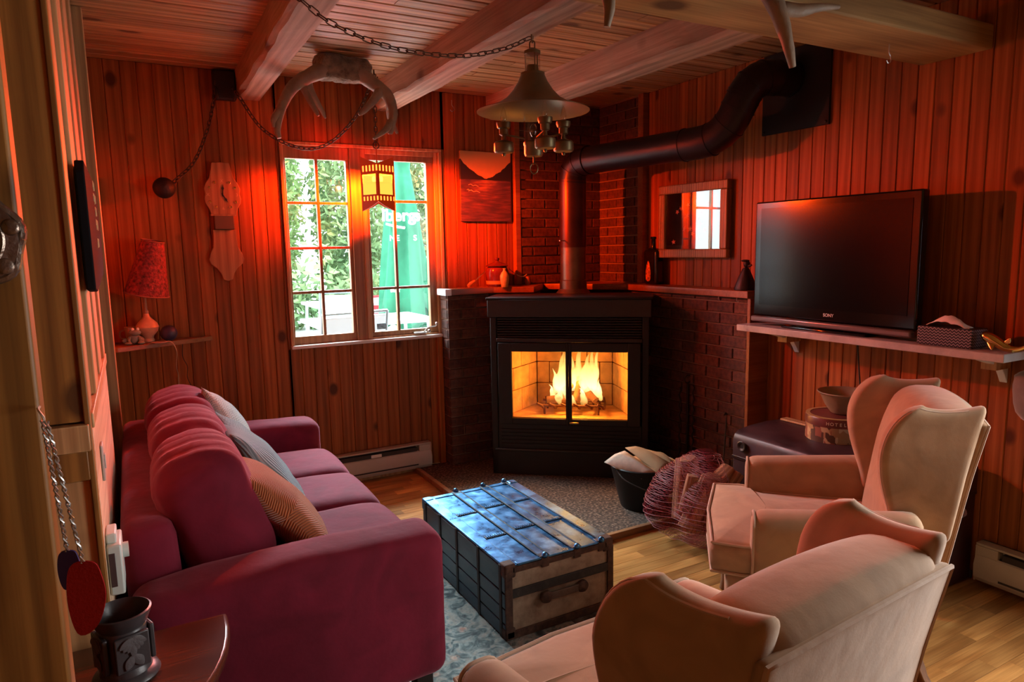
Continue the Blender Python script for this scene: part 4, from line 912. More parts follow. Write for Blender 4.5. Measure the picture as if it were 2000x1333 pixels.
# ---- wing chairs
vel=velvet('beige_velvet',(.44,.280,.165),.17,.55,bump=.10,bs=10,tint=(1,.88,.80))
welt=velvet('beige_piping',(.56,.40,.29),.05,.4)
def make_chair():
    ch=empty('wing_chair')
    def yb(z): return -.265-.16*(z-.35)-.05*max(0,z-.75)
    def part(name,V,Fc,M=None,mat=vel,p=ch): return G().add(V,Fc,M).build(name,mat,p,smooth=True,angle=180)
    V,Fc=soft((.60,.62,.16),.03,(10,10,4)); part('seat_rail',V,Fc,T(0,.045,.265))
    out=[(-.245,-.24),(.245,-.24),(.25,.20),(.262,.225),(.315,.235),(.325,.30),(.312,.405),(.0,.425),(-.312,.405),(-.325,.30),(-.315,.235),(-.262,.225),(-.25,.20)]
    dense=[]
    for i in range(len(out)):
        a=Vector(out[i]);b=Vector(out[(i+1)%len(out)]); dense+= [tuple(a.lerp(b,t)) for t in (0,.33,.66)]
    V,Fc=slab(dense,.345,.465,.035,.028); sc=part('seat_cushion',V,Fc)
    for z in (.352,.458):
        P=[Vector((p[0]*.985,p[1]*.985+.002,z)) for p in dense]; P.append(P[0]); G().tube(P,.0055,6,cap=False).build('piping',welt,sc,smooth=True)
    for s in (-1,1):
        def armf(q,s=s):
            t=(q.z+.15)/.30; out_=max(0,t-.45)
            return (q.x+s*.035*out_+(s*.018*math.sin(PI*max(0,t-.55)/.45) if q.x*s>0 else 0),q.y+.0*t,q.z+(-.02*(q.y)/.26)*t)
        V,Fc=soft((.105,.52,.31),.045,(10,20,14),armf); a=part('arm',V,Fc,T(s*.295,.015,.455))
        P=[]
        for (cx_,cz_,a0) in ((-1,-1,PI),(-1,1,PI/2),(1,1,0),(1,-1,-PI/2)):
            seq=[a0+PI/2-PI/2*t/4 for t in range(5)]
            for a_ in seq: P.append(Vector(armf(Vector((cx_*.0125+.030*math.cos(a_),.248,cz_*.115+.030*math.sin(a_))))))
        P=[p+Vector((s*.295,.018,.455)) for p in P]; P.append(P[0])
        G().tube(P,.005,6,cap=False).build('piping',welt,a,smooth=True)
        def yfr(z):
            t=max(0,min(1,(z-.80)/.178))
            return -.165+.055*math.sin(PI/2*max(0,min(1,(z-.54)/.26)))**1.5-.15*(1-math.sqrt(1-t*t*.998))
        def W_(q,s=s):
            u=(q.y+.18)/.36; v=(q.z+.23)/.46
            z=.515+v*(.462-.018*math.sin(PI*min(1,max(0,u*1.0)))) ; yb_=yb(z)-.048; yf=yfr(z)
            y=yb_+u*(yf-yb_); fl=.17*(y+.38)*max(0,min(1,(z-.5)*3))
            return (s*(.246+fl)+q.x,y,z)
        V,Fc=soft((.062,.36,.46),.028,(8,18,24),W_); w=part('wing',V,Fc)
        P=[]
        for t in range(46):
            c_=t/45
            if c_<.55: q=Vector((s*.018,.172,-.21+.42*c_/.55))
            elif c_<.62: q=Vector((s*.018,.172-.02*(c_-.55)/.07,.21+.010*(c_-.55)/.07))
            else: q=Vector((s*.018,.152-.32*(c_-.62)/.38,.2235))
            P.append(W_(q))
        G().tube(P[:-4],.004,6).build('piping',welt,w,smooth=True)
    def backf(q):
        z=q.z+.645; u=q.x/.24; v=(q.z)/.30
        cr=.016*(1-u*u)*max(0,(q.z+.05)/.37)
        pf=.045*(1-u**4)*(1-abs(v)**4) if q.y>0 else -.010*(1-u*u)
        roll=.018*max(0,(v-.6))*(-1 if q.y<0 else -.6)
        return (q.x*(1+.04*v),q.y+pf+yb(z)+.02+roll,z+cr)
    V,Fc=soft((.49,.155,.60),.055,(24,10,24),backf); bk=part('backrest',V,Fc)
    def panf(q):
        z=q.z+.570; u=q.x/.26
        return (q.x*(1+.05*(q.z/.33)),q.y+yb(z)-.052-.012*(1-u*u),z+.014*(1-u*u)*max(0,q.z/.33))
    V,Fc=soft((.505,.024,.69),.010,(20,4,24),panf); op=part('outer_back',V,Fc)
    P=[Vector(panf(Vector((-.248,-.010,-.34+.67*t/12)))) for t in range(13)]+[Vector(panf(Vector((-.248+.496*t/24,-.010,.340)))) for t in range(25)]+[Vector(panf(Vector((.248,-.010,.33-.67*t/12)))) for t in range(13)]
    G().tube(P,.005,6).build('piping',welt,op,smooth=True)
    lm=wood('chair_leg_wood',(.12,.045,.018),(.22,.09,.035),2,rough=.35,vary=.02,knot=0)
    for s in (-1,1):
        G().tube(smooth_path([(s*.262,.325,.20),(s*.265,.335,.12),(s*.268,.345,.03),(s*.268,.35,0)],8),[.028]*3+[.024]*2+[.020]*4,10).build('leg',lm,ch,smooth=True)
        G().tube(smooth_path([(s*.225,-.24,.22),(s*.23,-.255,.13),(s*.24,-.285,.04),(s*.245,-.305,0)],8),[.028]*3+[.024]*3+[.021]*3,4).build('leg',lm,ch,bevel=.003)
    return ch
ch=make_chair(); ch.location=(2.215,1.60,0); ch.rotation_euler=(0,0,math.radians(44)); tag(ch,'beige velvet wing chair turned to the fire, further from the camera','armchair','beige wing chairs')
c2_=copy_tree(ch,None,(.945,1.04,.0095),math.radians(4.5)); tag(c2_,'beige velvet wing chair in the foreground seen from behind','armchair','beige wing chairs')
# ---- dark chest by the right wall
chm2=weather('burgundy_chest_paint',(.018,.006,.008),(.040,.011,.014),(.070,.022,.024),6,.5,.0,.1)
cs=empty('chest',(2.655,1.535,0),label='large dark burgundy chest along the right wall behind the wing chair',cat='chest')
def flip(o):
    bm=bmesh.new(); bm.from_mesh(o.data); bmesh.ops.recalc_face_normals(bm,faces=bm.faces); bm.to_mesh(o.data); bm.free(); return o
CWd,CLn=.485,.925
bxo('body',(0,0,.012),(CWd,CLn,.405),chm2,cs,.006)
prof=[(0,.41),(0,.50),(.012,.525),(.04,.542),(.12,.553),(.24,.558),(.36,.553),(.45,.542),(CWd,.52),(CWd,.41)]
flip(G().prism(prof,-.004,CLn+.004,Matrix(((1,0,0,0),(0,0,1,0),(0,1,0,0),(0,0,0,1)))).build('lid',chm2,cs,bevel=.004))
G().box((-.005,-.004,.398),(CWd,CLn+.004,.415)).build('seam_strip',plain('chest_trim',(.03,.012,.012),.4,.3),cs,bevel=.002)
for yy in (.30,.86):
    la=G().lathe([(.001,0),(.020,.001),(.026,.004),(.028,.009),(.024,.012),(.016,.010),(.012,.006),(.001,.006)],20,T(-.004,yy,.475)@RY(-PI/2)).build('lock_ring',brass if yy<.5 else iron2,cs,smooth=True)
ha=empty('handle'); ha.parent=cs
G().tube(smooth_path([(.19,-.006,.372),(.19,-.035,.375),(.21,-.05,.368),(.30,-.052,.360),(.32,-.035,.375),(.32,-.006,.372)],20),.008,8).build('grip',plain('silver_handle',(.45,.43,.41),.35,.9),ha,smooth=True)
for x in (.185,.325): G().box((x-.02,-.006,.35),(x+.02,.001,.395)).build('handle_plate',iron2,ha,bevel=.003)
for x in (.0,CWd):
    for z in (.03,): G().box((x-.006,-.008,.012),(x+.03 if x==0 else x+.006,.03,.05)).build('corner_cap',iron2,cs,bevel=.004)
wd=bxo('wood_lath',(2.98,2.10,.556),(3.03,2.44,.566),MT['trim'],None,.002); wd.rotation_euler=(0,0,0); tag(wd,'thin orange wood lath lying along the back of the dark chest','lath')
# printed round tin and bowl
tn=empty('hat_box_tin',(2.935,2.075,.553),label='round printed tin with a hotel front picture on the dark chest',cat='tin')
def tin_mat():
    m,nt,b=new_mat('printed_tin'); L=nt.links.new; tc=N(nt,'ShaderNodeTexCoord'); mp=N(nt,'ShaderNodeMapping'); mp.inputs['Scale'].default_value=(32,32,24); L(tc.outputs['Object'],mp.inputs[0])
    v=N(nt,'ShaderNodeTexVoronoi'); v.distance='CHEBYCHEV'; v.inputs['Scale'].default_value=1; L(mp.outputs[0],v.inputs['Vector'])
    sp=N(nt,'ShaderNodeSeparateColor'); L(v.outputs['Color'],sp.inputs[0])
    L(ramp(nt,sp.outputs[0],[(0,(.10,.05,.03)),(.25,(.42,.27,.13)),(.5,(.55,.40,.22)),(.7,(.30,.10,.06)),(.85,(.60,.50,.32)),(1,(.06,.05,.05))]),b.inputs['Base Color'])
    for r in b.id_data.nodes:
        if r.bl_idname=='ShaderNodeValToRGB': r.color_ramp.interpolation='CONSTANT'
    b.inputs['Roughness'].default_value=.4; return m
TR=.138
G().lathe([(.001,.0),(TR,.0),(TR,.085)],40).build('printed_side',tin_mat(),tn,smooth=True,angle=50)
G().lathe([(TR+.002,.078),(TR+.003,.112),(TR,.118),(TR-.012,.119),(.001,.119)],40).build('lid',plain('tin_lid_maroon',(.16,.035,.028),.4,vary=.3),tn,smooth=True,angle=50)
G().lathe([(TR-.018,.1195),(TR+.0005,.1185),(TR+.001,.1205),(TR-.018,.1210),(TR-.018,.1195)],40).build('lid_band',plain('tin_gold',(.50,.33,.13),.4),tn,smooth=True,angle=50)
cream=plain('print_cream',(.75,.66,.48),.5)
for i,chh in enumerate('HOTEL DE PARIS'):
    if chh==' ': continue
    a=math.radians(200+i*7.6)
    M=T((TR+.0035)*math.cos(a),(TR+.0035)*math.sin(a),.097)@RZ(a+PI/2)@RX(PI/2)
    text_mesh('lettering',chh,.021,cream,tn,M,.0004,bold=.0004)
bw=G().lathe([(.001,.004),(.055,.0),(.06,.004),(.085,.04),(.105,.085),(.118,.100),(.122,.102),(.119,.106),(.112,.103),(.098,.085),(.078,.042),(.05,.012),(.001,.010)],40).build('bowl',plain('stoneware_glaze',(.32,.25,.16),.35,vary=.25,bump=.1),smooth=True,angle=60)
bw.location=(2.97,2.065,.675); tag(bw,'tan stoneware bowl sitting on top of the printed tin','bowl')
# ---- firewood bag
fbg=empty('firewood_bag',(2.40,2.465,0),label='red mesh sack of split firewood on the floor by the hearth',cat='sack')
split=wood('split_wood',(.20,.065,.030),(.46,.20,.10),2,rough=.85,vary=.35,knot=.3,grain=2.2,bump=.6)
rb=random.Random(5)
for (p,d,L_,r) in [((-.10,-.06,.10),(.45,-.1,.85),.34,.052),((.0,-.12,.12),(.62,-.05,.75),.36,.04),((.05,.03,.15),(-.2,.1,1),.34,.055),((.10,-.07,.10),(.25,.0,.9),.34,.05),((-.08,.04,.12),(.3,.25,.9),.36,.05),((-.02,-.03,.08),(.1,-.3,.9),.36,.05),((.03,-.10,.30),(.9,.1,.45),.22,.045),((-.12,-.05,.20),(.2,-.1,.95),.24,.04)]:
    z=Vector(d).normalized(); q=z.to_track_quat('Z','Y').to_matrix().to_4x4(); a0=rb.uniform(0,6)
    poly=[(r*math.cos(a0+t)*rb.uniform(.8,1.1),r*math.sin(a0+t)*rb.uniform(.8,1.1)) for t in (0,.9,1.9,2.9,3.9,5.1)]
    c=Vector(p)*.9+Vector((0,0,.045)); L_*=.95
    o=G().prism([(a*.92,b*.92) for a,b in poly],-.03,L_-.07).build('split_log',split,fbg,bevel=.006); o.matrix_local=T(*c)@q
def sackshape(v):
    x,y,z=v; t=(z+1)/2; rad=(.215+.045*math.sin(3*math.atan2(y,x)+1))*(math.sin(PI*min(.97,.16+t*.80))**.55)*(1.12-.25*t)
    n=noise.noise((x*2,y*2,z*2))*.025; h=math.hypot(x,y)+1e-6; k=math.sqrt(max(0,1-z*z))
    return (x/h*(rad+n)*(k**.35)+.06*t*t, y/h*(rad+n)*(k**.35), .012+.46*t)
bm=bmesh.new(); bmesh.ops.create_icosphere(bm,subdivisions=4,radius=1)
V=[sackshape(v.co) for v in bm.verts]; Fc=[[q.index for q in f.verts] for f in bm.faces]; bm.free()
def net_mat():
    m=bpy.data.materials.new('red_net'); m.use_nodes=True; nt=m.node_tree; b=nt.nodes['Principled BSDF']; L=nt.links.new; b.inputs['Base Color'].default_value=(.30,.02,.035,1); b.inputs['Roughness'].default_value=.6
    tc=N(nt,'ShaderNodeTexCoord'); outs=[]
    for ax in ('X','Z'):
        w=N(nt,'ShaderNodeTexWave',bands_direction=ax); w.inputs['Scale'].default_value=38; w.inputs['Distortion'].default_value=2.5; w.inputs['Detail Scale'].default_value=2; L(tc.outputs['Object'],w.inputs['Vector']); outs.append(w.outputs[1])
    mx=N(nt,'ShaderNodeMath',operation='MAXIMUM'); L(outs[0],mx.inputs[0]); L(outs[1],mx.inputs[1]); mr=N(nt,'ShaderNodeMapRange'); L(mx.outputs[0],mr.inputs[0]); mr.inputs[1].default_value=.72; mr.inputs[2].default_value=.92; mr.inputs[3].default_value=.0; mr.inputs[4].default_value=.5
    L(mr.outputs[0],b.inputs['Alpha']); return m
net=raw('mesh_net',V,Fc,net_mat(),fbg,True)
g=G()
for k in range(24):
    t=k/23; zz=-.9+1.75*t; P=[]
    for a in range(41):
        th=2*PI*a/40; rr=math.sqrt(1-min(.99,zz*zz)); p=sackshape((rr*math.cos(th),rr*math.sin(th),max(-.98,min(.98,zz+.06*math.sin(2*th+k))))); P.append((p[0]*1.01,p[1]*1.01,p[2]))
    g.tube(P,.0013,4,cap=False)
g.build('net_cords',plain('pink_cord',(.26,.06,.06),.6),fbg,smooth=True)
# ---- coal bucket with a paper bag in it
bk=empty('bucket',(2.455,2.93,.031),label='black coal bucket on the hearth right of the fireplace',cat='bucket')
G().lathe([(.001,.0),(.125,.0),(.13,.01),(.185,.235),(.192,.245),(.186,.25),(.178,.24),(.122,.012),(.001,.010)],36).build('pail',plain('black_tin',(.010,.009,.009),.45,.4),bk,smooth=True,angle=50)
G().tube(smooth_path([(-.188,0,.235),(-.19,-.08,.20),(-.12,-.19,.16),(.0,-.225,.14),(.12,-.19,.16),(.19,-.08,.20),(.188,0,.235)],24),.004,6).build('bail_handle',iron2,bk,smooth=True)
pb=empty('paper_bag',(2.455,2.93,.26),label='open brown paper bag of kindling stuffed in the coal bucket',cat='bag')
kraft=plain('kraft_paper',(.40,.25,.13),.85,vary=.15,bump=.3,bscale=30); prt=plain('printed_paper',(.62,.48,.38),.8,vary=.15,vscale=40)
def fold(P1,P2,n,mat,name):
    V=[];Fc=[]
    for i in range(n+1):
        t=i/n; a=Vector(P1[0]).lerp(Vector(P1[1]),t); b=Vector(P2[0]).lerp(Vector(P2[1]),t); m=(a+b)/2+Vector((0,0,.028*math.sin(PI*t)))+Vector((0,0,.012))
        V+=[a,m,b]
    for i in range(n):
        for k in range(2): Fc.append((i*3+k,i*3+k+1,i*3+k+4,i*3+k+3))
    o=raw(name,V,Fc,mat,pb,True); s=o.modifiers.new('s','SOLIDIFY'); s.thickness=.004; return o
fold(((-.235,.05,.045),(-.12,-.13,-.02)),((-.07,.08,.075),(-.03,-.16,.0)),8,prt,'printed_flap')
fold(((-.05,.10,.085),(-.02,-.16,.0)),((.10,.11,.05),(.14,-.10,.0)),8,kraft,'front_flap')
fold(((.10,.11,.05),(.14,-.10,.0)),((.17,.03,-.01),(.165,-.05,-.01)),6,kraft,'side_flap')
G().lathe([(.001,-.02),(.165,-.02),(.16,.0),(.12,.02),(.001,.03)],24).build('kindling_top',kraft,pb,smooth=True)
# ---- fire tools leaning at the right plinth
ft=empty('fire_tool_stand',(3.0,3.16,.031),label='black iron fire tool stand right of the fireplace',cat='fire tools')
G().lathe([(.001,0),(.085,0),(.085,.012),(.02,.02),(.008,.03),(.008,.60),(.001,.60)],20).build('stand',iron,ft,smooth=True,angle=40)
G().lathe([(.024,-.004),(.028,0),(.024,.004),(.020,0),(.024,-.004)],18,T(0,0,.63)@RX(PI/2)).build('ring',iron2,ft,smooth=True)
for dx,dy,h in ((.0,-.05,.52),(-.045,.02,.50),(.04,.03,.55)):
    tool=empty('tool'); tool.parent=ft
    pts=[(dx*1.0+.006*math.sin(k*1.6),dy+.006*math.cos(k*1.6),.08+h*k/30) for k in range(31)]
    G().tube(pts,.006,6).build('twisted_rod',iron,tool,smooth=True); G().box((dx-.03,dy-.004,.03),(dx+.03,dy+.004,.10)).build('tool_head',iron,tool,bevel=.002)
po=empty('poker',(3.02,2.86,.031),label='iron poker leaning on the right brick plinth above the firewood',cat='poker')
G().tube(smooth_path([(-.10,-.06,.02),(-.04,-.03,.25),(.004,.0,.46),(-.002,.0,.47),(-.02,-.005,.462)],20),.005,6).build('rod',iron2,po,smooth=True)
# ---- wall shelf with the television
sh=empty('wall_shelf',(2.90,1.355,0),label='long grey shelf on the right wall carrying the television',cat='shelf')
shm=weather('grey_painted_shelf',(.34,.31,.30),(.45,.42,.41),(.55,.53,.53),6,.35)
bxo('board',(0,0,1.022),(.255,1.33,1.056),shm,sh,.003)
for yy in (.10,1.12):
    b_=empty('bracket'); b_.parent=sh
    flip(G().prism([(.03,1.02),(.255,1.02),(.255,.90),(.235,.93),(.20,.975),(.12,.995)],yy,yy+.03,Matrix(((1,0,0,0),(0,0,1,0),(0,1,0,0),(0,0,0,1)))).build('curved_plate',plain('white_bracket',(.78,.82,.86),.4),b_,bevel=.002))
    bxo('wood_block',(.14,yy-.01,.965),(.254,yy+.05,1.02),MT['trim'],b_,.002)
tv=empty('television',(3.0,2.19,1.057),label='black flat-screen television on the wall shelf',cat='television')
gloss=plain('gloss_black_bezel',(.006,.006,.007),.12); scr=plain('screen_black',(.003,.003,.004),.16,spec=.28)
tv.rotation_euler=(0,0,math.radians(-1.5))
flip(G().box((-.03,-.455,.05),(.02,.455,.655)).build('bezel',gloss,tv,bevel=.008))
bxo('screen',(-.0325,-.415,.11),(-.029,.415,.62),scr,tv,0)
G().box((-.055,-.45,.018),(-.02,.45,.048)).build('speaker_bar',plain('silver_grey_bar',(.20,.16,.155),.3,.5),tv,bevel=.008)
G().box((-.06,-.24,.0),(.07,.24,.012)).build('stand_base',gloss,tv,bevel=.006); G().box((.0,-.06,.01),(.035,.06,.06)).build('stand_neck',gloss,tv,bevel=.004)
text_mesh('lettering','SONY',.022,plain('logo_silver',(.7,.7,.7),.3,.5),tv,Matrix(((0,0,-1,-.0305),(-1,0,0,-.02),(0,1,0,.082),(0,0,0,1))),.0004,bold=.0003)
for pts in ([(3.10,2.10,1.02),(3.105,2.09,.90),(3.10,2.07,.75),(3.11,2.08,.62)],):
    c=G().tube(smooth_path(pts,20),.004,6).build('power_cord',plain('black_cord',(.01,.01,.01),.5),smooth=True); tag(c,'black power cord hanging under the television shelf','cord')
# tissue box and brass fish on the shelf end
tb_=empty('tissue_box',(2.985,1.60,1.057),label='dark herringbone tissue box on the shelf right of the television',cat='tissue box')
def herring():
    m,nt,b=new_mat('herringbone_print'); L=nt.links.new; tc=N(nt,'ShaderNodeTexCoord'); sp=N(nt,'ShaderNodeSeparateXYZ'); L(tc.outputs['Object'],sp.inputs[0])
    s=N(nt,'ShaderNodeMath',operation='ADD'); L(sp.outputs[0],s.inputs[0]); L(sp.outputs[1],s.inputs[1])
    pp=N(nt,'ShaderNodeMath',operation='PINGPONG'); L(s.outputs[0],pp.inputs[0]); pp.inputs[1].default_value=.008
    a=N(nt,'ShaderNodeMath',operation='ADD'); L(sp.outputs[2],a.inputs[0]); L(pp.outputs[0],a.inputs[1]); ml=N(nt,'ShaderNodeMath',operation='MULTIPLY'); L(a.outputs[0],ml.inputs[0]); ml.inputs[1].default_value=520
    si=N(nt,'ShaderNodeMath',operation='SINE'); L(ml.outputs[0],si.inputs[0]); L(ramp(nt,si.outputs[0],[(.40,(.012,.011,.016)),(.70,(.30,.27,.29))]),b.inputs['Base Color']); b.inputs['Roughness'].default_value=.35; return m
bxo('carton',(-.055,-.11,0),(.06,.11,.078),herring(),tb_,.003)
tissue=plain('tissue_white',(.82,.82,.82),.9)
V=[];Fc=[];n=14
for i in range(n+1):
    for j in range(7):
        t=i/n;u=j/6-.5; V.append((u*.05*(1-.3*t),.09-.17*t,.079+.045*math.sin(PI*min(1,t*1.1))*(1-abs(u)*1.1)+.012*noise.noise((t*6,u*5,1))))
for i in range(n):
    for j in range(6): Fc.append((i*7+j,i*7+j+1,i*7+j+8,i*7+j+7))
o=raw('tissue',V,Fc,tissue,tb_,True); s=o.modifiers.new('s','SOLIDIFY'); s.thickness=.002
gold=plain('polished_brass',(.72,.50,.16),.18,1)
fi=empty('brass_dolphin',(2.96,1.40,1.057),label='polished brass dolphin figurine at the end of the shelf',cat='figurine')
P=smooth_path([(0,.075,.058),(0,.055,.056),(0,.02,.040),(0,-.02,.018),(0,-.06,.016),(0,-.095,.035),(0,-.115,.062)],24)
G().tube(P,[.003,.008,.013,.017,.019,.020,.021,.021,.020,.019,.018,.017,.016,.014,.013,.012,.011,.010,.009,.008,.007,.006,.006,.005,.004],12).build('body',gold,fi,smooth=True,angle=90)
V,Fc=slab(smooth_loop([(-.022,0),(0,-.008),(.022,0),(.014,.02),(0,.012),(-.014,.02)],24),-.003,.003,.002,.001); G().add(V,Fc,T(0,-.115,.064)@RX(math.radians(60))).build('tail_fluke',gold,fi,smooth=True)
V,Fc=slab(smooth_loop([(-.014,0),(.010,0),(-.012,.022)],18),-.003,.003,.002,.001)
G().add(V,Fc,T(0,-.02,.036)@RZ(PI/2)@RX(PI/2)).build('dorsal_fin',gold,fi,smooth=True)
for sx in (-1,1): G().add(V,Fc,T(sx*.014,.03,.034)@RZ(PI/2)@RX(-PI/2-sx*.4)@Matrix.Diagonal((1.1,1.4,1,1))).build('flipper',gold,fi,smooth=True)
hb=G().tube(smooth_path([(3.06,1.335,.985),(3.055,1.33,.93),(3.05,1.31,.84),(3.045,1.30,.78)],12),[.012,.035,.05,.05,.055,.058,.06,.062,.06,.058,.05,.04,.02],12).build('hanging_cloth_bag',velvet('grey_brown_cloth',(.18,.15,.14)),smooth=True,angle=180); tag(hb,'grey-brown cloth bag hanging below the end of the shelf','bag')
# ---- pictures
def picture(name,w,h,fr,fmat,art,M,label,cat='picture',dep=.03,lip=.012):
    p=empty(name,label=label,cat=cat); p.matrix_world=M   # local x right, z up, -y to the room
    if fr:
        for a,b in (((-w/2,-dep,-h/2),(w/2,0,-h/2+fr)),((-w/2,-dep,h/2-fr),(w/2,0,h/2)),((-w/2,-dep,-h/2+fr),(-w/2+fr,0,h/2-fr)),((w/2-fr,-dep,-h/2+fr),(w/2,0,h/2-fr))): bxo('frame_rail',a,b,fmat,p,.006)
    bxo('painting' if fr==0 else 'print',(-w/2+fr,-dep+(0 if fr==0 else lip),-h/2+fr),(w/2-fr,-.001,h/2-fr),art,p,0 if fr else .002)
    return p
def sunset():
    m,nt,b=new_mat('sunset_painting'); L=nt.links.new; tc=N(nt,'ShaderNodeTexCoord'); sp=N(nt,'ShaderNodeSeparateXYZ'); L(tc.outputs['Object'],sp.inputs[0])
    def mth(op,a,b_=None,c_=None):
        n=N(nt,'ShaderNodeMath',operation=op)
        for k,v in enumerate((a,b_,c_)):
            if v is None: continue
            if isinstance(v,(int,float)): n.inputs[k].default_value=v
            else: L(v,n.inputs[k])
        return n.outputs[0]
    X,Z=sp.outputs[0],sp.outputs[2]
    n1=N(nt,'ShaderNodeTexNoise'); n1.inputs['Scale'].default_value=22; L(tc.outputs['Object'],n1.inputs['Vector'])
    hill=mth('ADD',mth('MULTIPLY',mth('POWER',mth('ABSOLUTE',X),1.6),1.6),mth('MULTIPLY',n1.outputs[0],.03))  # height of the hills above the shore
    hill=mth('ADD',hill,.045)
    inhill=mth('MULTIPLY',mth('LESS_THAN',Z,hill),mth('GREATER_THAN',Z,.045)); water=mth('LESS_THAN',Z,.045)
    wv=N(nt,'ShaderNodeTexNoise'); mp=N(nt,'ShaderNodeMapping'); mp.inputs['Scale'].default_value=(9,1,70); L(tc.outputs['Object'],mp.inputs[0]); L(mp.outputs[0],wv.inputs['Vector']); wv.inputs['Scale'].default_value=1; wv.inputs['Detail'].default_value=4
    gx=mth('SUBTRACT',1.0,mth('MULTIPLY',mth('ABSOLUTE',X),8)); gz=mth('MULTIPLY',mth('ADD',Z,.10),5); gg=mth('MULTIPLY',mth('MAXIMUM',gx,0),mth('MAXIMUM',gz,0))
    wf=mth('ADD',mth('MULTIPLY',wv.outputs[0],.75),mth('MULTIPLY',gg,.45))
    wc=ramp(nt,wf,[(.3,(.07,.035,.055)),(.5,(.18,.07,.08)),(.75,(.60,.25,.10)),(1,(.85,.5,.2))])
    sk=ramp(nt,mth('MULTIPLY_ADD',Z,2.2,.2),[(.2,(.80,.42,.10)),(.7,(.66,.38,.14)),(1,(.5,.3,.15))])
    m1=N(nt,'ShaderNodeMix'); m1.data_type='RGBA'; L(inhill,m1.inputs[0]); L(sk,m1.inputs[6]); m1.inputs[7].default_value=(.03,.018,.015,1)
    m2=N(nt,'ShaderNodeMix'); m2.data_type='RGBA'; L(water,m2.inputs[0]); L(m1.outputs[2],m2.inputs[6]); L(wc,m2.inputs[7]); L(m2.outputs[2],b.inputs['Base Color']); b.inputs['Roughness'].default_value=.45; return m
sp_=picture('canvas_painting',.385,.465,0,None,sunset(),T(2.183,YB-.002,1.91)@RY(math.radians(.6)),'sunset over a lake canvas on the wall right of the window','painting',.02)
bird=plain('gull_white',(.75,.5,.35),.6)
for (x,z,s) in ((-.10,.005,1),(-.095,-.035,1.15),(-.125,-.028,.6)):
    G().tube(smooth_path([(x-.035*s,-.0215,z+.004),(x-.015*s,-.0215,z+.008),(x,-.0215,z),(x+.018*s,-.0215,z+.004),(x+.04*s,-.0215,z-.004)],14),.0022,5).build('painted_gull',bird,sp_,smooth=True)
gilt=wood('carved_gilt_frame',(.20,.09,.03),(.45,.25,.09),2,rough=.4,vary=.05,knot=.2,bump=.6,grain=2.5)
dkp=plain('dark_floral_print',(.030,.014,.013),.08,spec=.8)
fp_=picture('framed_picture',.565,.462,.055,gilt,dkp,T(XR-.020,3.262,1.642)@RZ(-PI/2+.062),'gilt framed dark floral picture on the right wall above the mantel',dep=.045,lip=.02)
leaf=[plain('leaf_gold',(.85,.42,.12),.5),plain('leaf_red',(.70,.16,.06),.5),plain('leaf_grey',(.40,.34,.30),.5)]
rl=random.Random(9)
for (x,z,k) in ((-.10,.08,1),(-.04,.10,0),(.03,.09,0),(.07,.05,0),(-.05,.03,2),(.05,.01,0),(.06,-.02,0),(-.02,-.05,0),(.0,-.08,0),(-.07,-.05,2),(.05,-.11,0),(-.16,-.13,1),(.12,.10,1),(.10,-.06,0),(-.13,.06,1)):
    V,Fc=slab(smooth_loop([(.016*math.cos(t*PI/5)*(1 if t%2 else .5),.016*math.sin(t*PI/5)*(1 if t%2 else .5)) for t in range(10)],24),0,.0012,.0005,0)
    G().add(V,Fc,T(x,-.0262,z)@RX(PI/2)@RZ(rl.uniform(0,6))@Matrix.Diagonal((rl.uniform(1.0,1.6),rl.uniform(.8,1.3),1,1))).build('pressed_leaf',leaf[k],fp_,smooth=True)
pg=bxo('glass',(-.227,-.032,-.176),(.227,-.030,.176),thin_glass('picture_glass',(1,1,1),.26,.01),fp_,0)
# ---- wall clock, wooden cut-out
ck=empty('wall_clock',(.50,YB-.002,1.65),label='carved wooden wall clock with brass hour studs left of the window',cat='clock')
cw=wood('clock_pine',(.30,.12,.04),(.46,.21,.075),2,rough=.5,vary=.02,knot=.15)
half=[(.0,.352),(.045,.35),(.052,.315),(.062,.275),(.066,.262),(.085,.235),(.096,.205),(.090,.178),(.097,.15),(.093,.125),(.075,.095),(.066,.062)]
poly=half+[(-x,z) for x,z in half[::-1] if x>0]; poly=poly[::-1]
MZ=Matrix(((1,0,0,0),(0,0,-1,0),(0,1,0,0),(0,0,0,1)))
flip(G().prism(poly,.03,.048,MZ).build('dial_board',cw,ck,bevel=.003))
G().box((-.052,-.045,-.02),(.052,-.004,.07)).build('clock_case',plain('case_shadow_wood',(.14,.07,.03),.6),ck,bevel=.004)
flip(G().box((-.07,-.046,.055),(.07,-.028,.066)).build('dial_ledge',cw,ck,bevel=.002))
half=[(.062,-.022),(.062,-.07),(.066,-.12),(.085,-.155),(.094,-.19),(.085,-.215),(.055,-.24),(.035,-.27),(.025,-.305),(.0,-.315)]
poly=half+[(-x,z) for x,z in half[::-1] if x>0]
flip(G().prism(poly,.004,.024,MZ).build('lower_board',cw,ck,bevel=.003))
bst=plain('brass_stud',(.85,.66,.30),.25,1)
for k in range(12):
    if k in (0,3,6,9): continue
    a=PI/2-k*PI/6; G().lathe([(.001,0),(.0075,.001),(.0075,.003),(.004,.006),(.001,.006)],12,T(.078*math.cos(a),-.048,.172+.078*math.sin(a))@RX(PI/2)).build('hour_stud',bst,ck,smooth=True)
for k,tx in ((0,'X'),(3,'III'),(6,'6'),(9,'X')):
    a=PI/2-k*PI/6; text_mesh('numeral',tx if tx!='III' else '3',.024,plain('numeral_pale',(.62,.36,.16),.4),ck,T(.076*math.cos(a),-.0485,.172+.076*math.sin(a))@RX(PI/2),.0005)
ih=plain('black_hand',(.012,.008,.006),.5)
